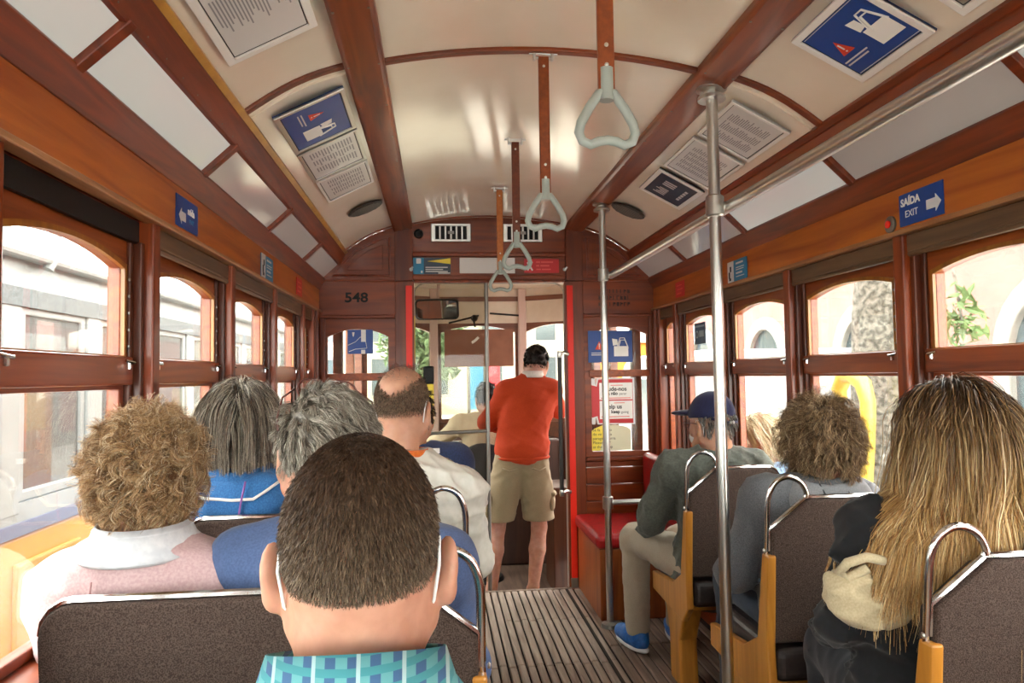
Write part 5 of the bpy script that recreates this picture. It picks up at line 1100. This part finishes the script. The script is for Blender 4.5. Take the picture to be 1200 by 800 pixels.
groom(H, r, 1500, 4, .035, lambda D: (D[:, 1] < .1) & (D[:, 2] < .25) & (D[:, 2] > -.8), hm('5d5852', '837d76', 'a8a39c', '3a3632'), d0=lambda D, N: N * .3 + V3(0, -.2, -.8), grav=.2, layer=(.001, .006), r=.0013, seed=91)
f = SDF((-.115, -.14, -.03), (.115, .24, .17), .005); f.ell((0, -.006, .035), (.087, .112, .103), .02); f.ell((0, .14, .045), (.072, .085, .014), .02); f.clip(lambda X, Y, Z: .022 + .06*np.clip(-Y, 0, 1) * 0 - Z + .0*X - .25*np.clip(-Y - .02, 0, 1)); f.ell((0, -.012, .015), (.080, .103, .097), .006, 'sub'); V, Q = f.mesh()
np_obj('cap', [(V @ np.array(H.to_3x3()).T + np.array(H.translation), Q, 0)], [CAPM], r); band(r, H, [(-.075, -.075, .02), (-.04, -.11, .0), (.04, -.11, .0), (.075, -.075, .02)], .006, CAPM, 'cap_strap'); band(r, H, [(-.012, -.118, .0), (.012, -.118, .0)], .007, STEEL, 'cap_buckle')
for s in (-1, 1): band(r, H, [(s*.03 + .024*math.cos(a), .118, -.004 + .018*math.sin(a)) for a in np.linspace(0, 2*math.pi, 14, endpoint=False)], .002, GLF, 'spectacle_rim', True); band(r, H, [(s*.055, .115, .0), (s*.084, .03, .0), (s*.086, -.01, -.005)], .002, GLF, 'spectacle_arm')
face_mask(r, H)
# --- woman in grey hoodie
GREYC = cloth('grey_marl', '#54565a', '#6f7175', 330, .3)
r, H, J = person('woman with wavy brown hair and grey hooded sweatshirt', (1.235, 2.34, 0), dict(head=(.035, -.01, 1.098), neck=(.02, -.045, .97), chest=(0, -.02, .82), waist=(0, -.01, .68), shL=(-.165, -.02, .925), shR=(.150, -.02, .905), elL=(-.245, .06, .665), elR=(.17, .08, .66), wrL=(-.12, .26, .60)), GREYC, 'sweatshirt', DENIM, head=HEAD_W, skin=SKIN2, seed=20, amp=.011, off=.017, bulk=1.05)
f = SDF((-.22, -.24, .72), (.24, .12, 1.08), .0085); f.ell((.015, -.09, .925), (.150, .07, .075), .04)
for s in (-1, 1): f.chain([(.02 + s*.09, -.07, .955), (.02 + s*.105, .0, .955), (.02 + s*.06, .085, .90)], [.042, .04, .034], .04)
f.ell((.02, -.045, 1.02), (.090, .078, .085), .025, 'sub'); f.folds(.004, 28, 24); V, Q = f.mesh(); np_obj('hood', [(V, Q, 0)], [cloth('light_grey_marl', '#7d7f83', '#919397', 330, .3)], r)
for x in (-.03, .05): band(r, Matrix(), [(x, -.125, .985), (x + .006, -.160, .945), (x + .012, -.165, .90), (x + .02, -.15, .85)], .0026, mat('hood_seam_%d' % (x > 0), '#4a4b4f', .9), 'seam')
shell(H, r, hm('3d2e20')[0], .010, lambda X, Y, Z: np.maximum(Y - .05, -.05 - Z))
groom(H, r, 11000, 13, .088, lambda D: full(D) & (D[:, 2] > -.75), hm('4a3524', '6e543a', '937552', 'bb9e76', 'd8c29c'), d0=lambda D, N: N * .5 + np.stack([D[:, 0] * .5, -.1 + 0*D[:, 0], .05 + 0*D[:, 0]], 1), grav=.20, layer=(.006, .030), wave=(.0080, 1.3), clump=(480, .66), r=.0006, seed=101, jit=.22, wts=[.28, .28, .22, .15, .07])
# --- long-haired woman in black coat
COAT = cloth('black_coat', '#07090d', '#0c0f16', 90)
r, H, J = person('woman with very long blonde-streaked hair and black coat', (1.17, 1.66, 0), dict(head=(.055, -.02, 1.185), neck=(.04, -.06, 1.03), chest=(.0, -.02, .87), waist=(-.02, -.01, .70), hip=(-.02, 0, .56), shL=(-.16, -.02, .965), shR=(.19, -.02, .965), elL=(-.205, .03, .74), elR=(.195, .05, .72), knL=(-.03, .40, .54), anL=(-.03, .42, .10)), COAT, 'coat', BLKT, head=HEAD_W, skin=SKIN2, seed=22, amp=.022, fr=26, off=.010, bulk=1.0, skirt=.10, hands=False)
LH = [hgrad('long_hair_%d' % i, a, c, 1.0, 1.27) for i, (a, c) in enumerate((('#3f2b1b', '#a87c46'), ('#553c25', '#c8a064'), ('#6a4d30', '#dcbb80'), ('#86663f', '#ead2a0'), ('#38271b', '#805c36')))]
shell(H, r, LH[4], .008, lambda X, Y, Z: np.maximum(Y - .05, -.06 - Z))
groom(H, r, 17000, 20, .52, lambda D: (D[:, 1] < .45) | (D[:, 2] > .5), LH, d0=lambda D, N: N * .12 + np.stack([np.tanh(7 * D[:, 0]) * .65 * np.clip(D[:, 2] + .2, .1, 1), -.35 + 0*D[:, 0], -.2 + .4*D[:, 2]], 1), grav=.70, layer=(.002, .024), wave=(.010, 1.25), clump=(240, .7), r=.0009, seed=111, colliders=[((0, -.04, -.12), (.080, .075, .10)), ((-.03, -.035, -.24), (.20, .12, .12)), ((-.06, -.0, -.40), (.235, .155, .24))], wts=[.24, .28, .22, .12, .14], lenfn=lambda D: np.where(D[:, 2] < -.2, .8, 1.0))
CRM = cloth('cream_lining', '#b9aa88', '#c7b998', 200)
f = SDF((-.42, -.22, .66), (.02, .12, 1.0), .007); f.ell((-.225, -.05, .845), (.065, .065, .075), .03).ell((-.19, -.075, .80), (.09, .05, .042), .03); f.ell((-.25, -.03, .93), (.07, .08, .05), .02, 'sub'); f.folds(.014, 31, 34); V, Q = f.mesh(); np_obj('hood_lining', [(smooth_mesh(V, Q, 1), Q, 0)], [CRM], r)
band(r, Matrix(), [(-.185, -.115, .92), (-.225, -.115, .93), (-.262, -.10, .915), (-.272, -.08, .89), (-.255, -.09, .88), (-.22, -.11, .905)], .011, CRM, 'hood_edge')
f = SDF((-.40, -.2, .82), (-.02, .14, 1.02), .008); f.ell((-.175, -.04, .895), (.065, .06, .045), .03); f.folds(.005, 33, 26); V, Q = f.mesh(); np_obj('hood_shell', [(V, Q, 0)], [COAT], r)
# --- pedestrian outside
r, H, J = person('blonde pedestrian with pale blue face mask outside the kerb side window', (1.79, 3.64, -.57), dict(hip=(0, 0, .92), waist=(0, .02, 1.08), chest=(0, .03, 1.24), neck=(0, .05, 1.42), head=(0, .12, 1.545), shL=(-.16, .03, 1.37), shR=(.16, .03, 1.37), elL=(-.19, .06, 1.12), wrL=(-.08, .22, 1.28), elR=(.19, .10, 1.12), wrR=(.05, .25, 1.30), knL=(-.09, .02, .50), knR=(.09, .02, .50), anL=(-.09, 0, .10), anR=(.09, 0, .10)), cloth('pale_blue_top', '#8fb2dd', '#a2c1e6', 120), 'top', DENIM, head=HEAD_W, skin=SKIN2, shoe=(WHITE, BLACK), seed=24, hrot=(0, .35, 0), rz=math.radians(75), h=.011)
shell(H, r, hm('a8946c')[0], .008, lambda X, Y, Z: np.maximum(Y - .05, -.06 - Z))
groom(H, r, 2400, 9, .19, full, hm('a3906c', 'bfae8a', 'd6c8a8', 'e4d9c0'), d0=lambda D, N: N * .4 + np.stack([np.sign(D[:, 0]) * .6, -.2 + 0*D[:, 0], .2 + 0*D[:, 0]], 1), grav=.35, layer=(.004, .022), wave=(.003, 1.2), clump=(90, .5), r=.0015, seed=121, lenfn=lambda D: np.where(D[:, 2] < 0, .5, 1.0))
face_mask(r, H, MASKB)
# --- rear-view mirror over the driver (tilted down towards the saloon)
mr_ = tag(empty('rear_view_mirror', (.0, 5.2, 1.825), -.25), 'wide black-framed rear view mirror hanging in the cab', 'mirror')
B().prism(rrect(-.155, .155, -.075, .075, .03), -.012, .02, 'y').build('housing', BLACK, mr_, bevel=.004); B().prism(rrect(-.143, .143, -.063, .063, .024), -.015, -.013, 'y').build('glass', mat('mirror', '#d8dcdc', .03, 1), mr_)
b = B(); b.tube([(0, .02, 0), (0, .06, .10), (.02, .08, .275)], .012, 8); b.build('bracket', CABP, mr_)

mr_.rotation_euler = (math.radians(13), 0, math.radians(-9))
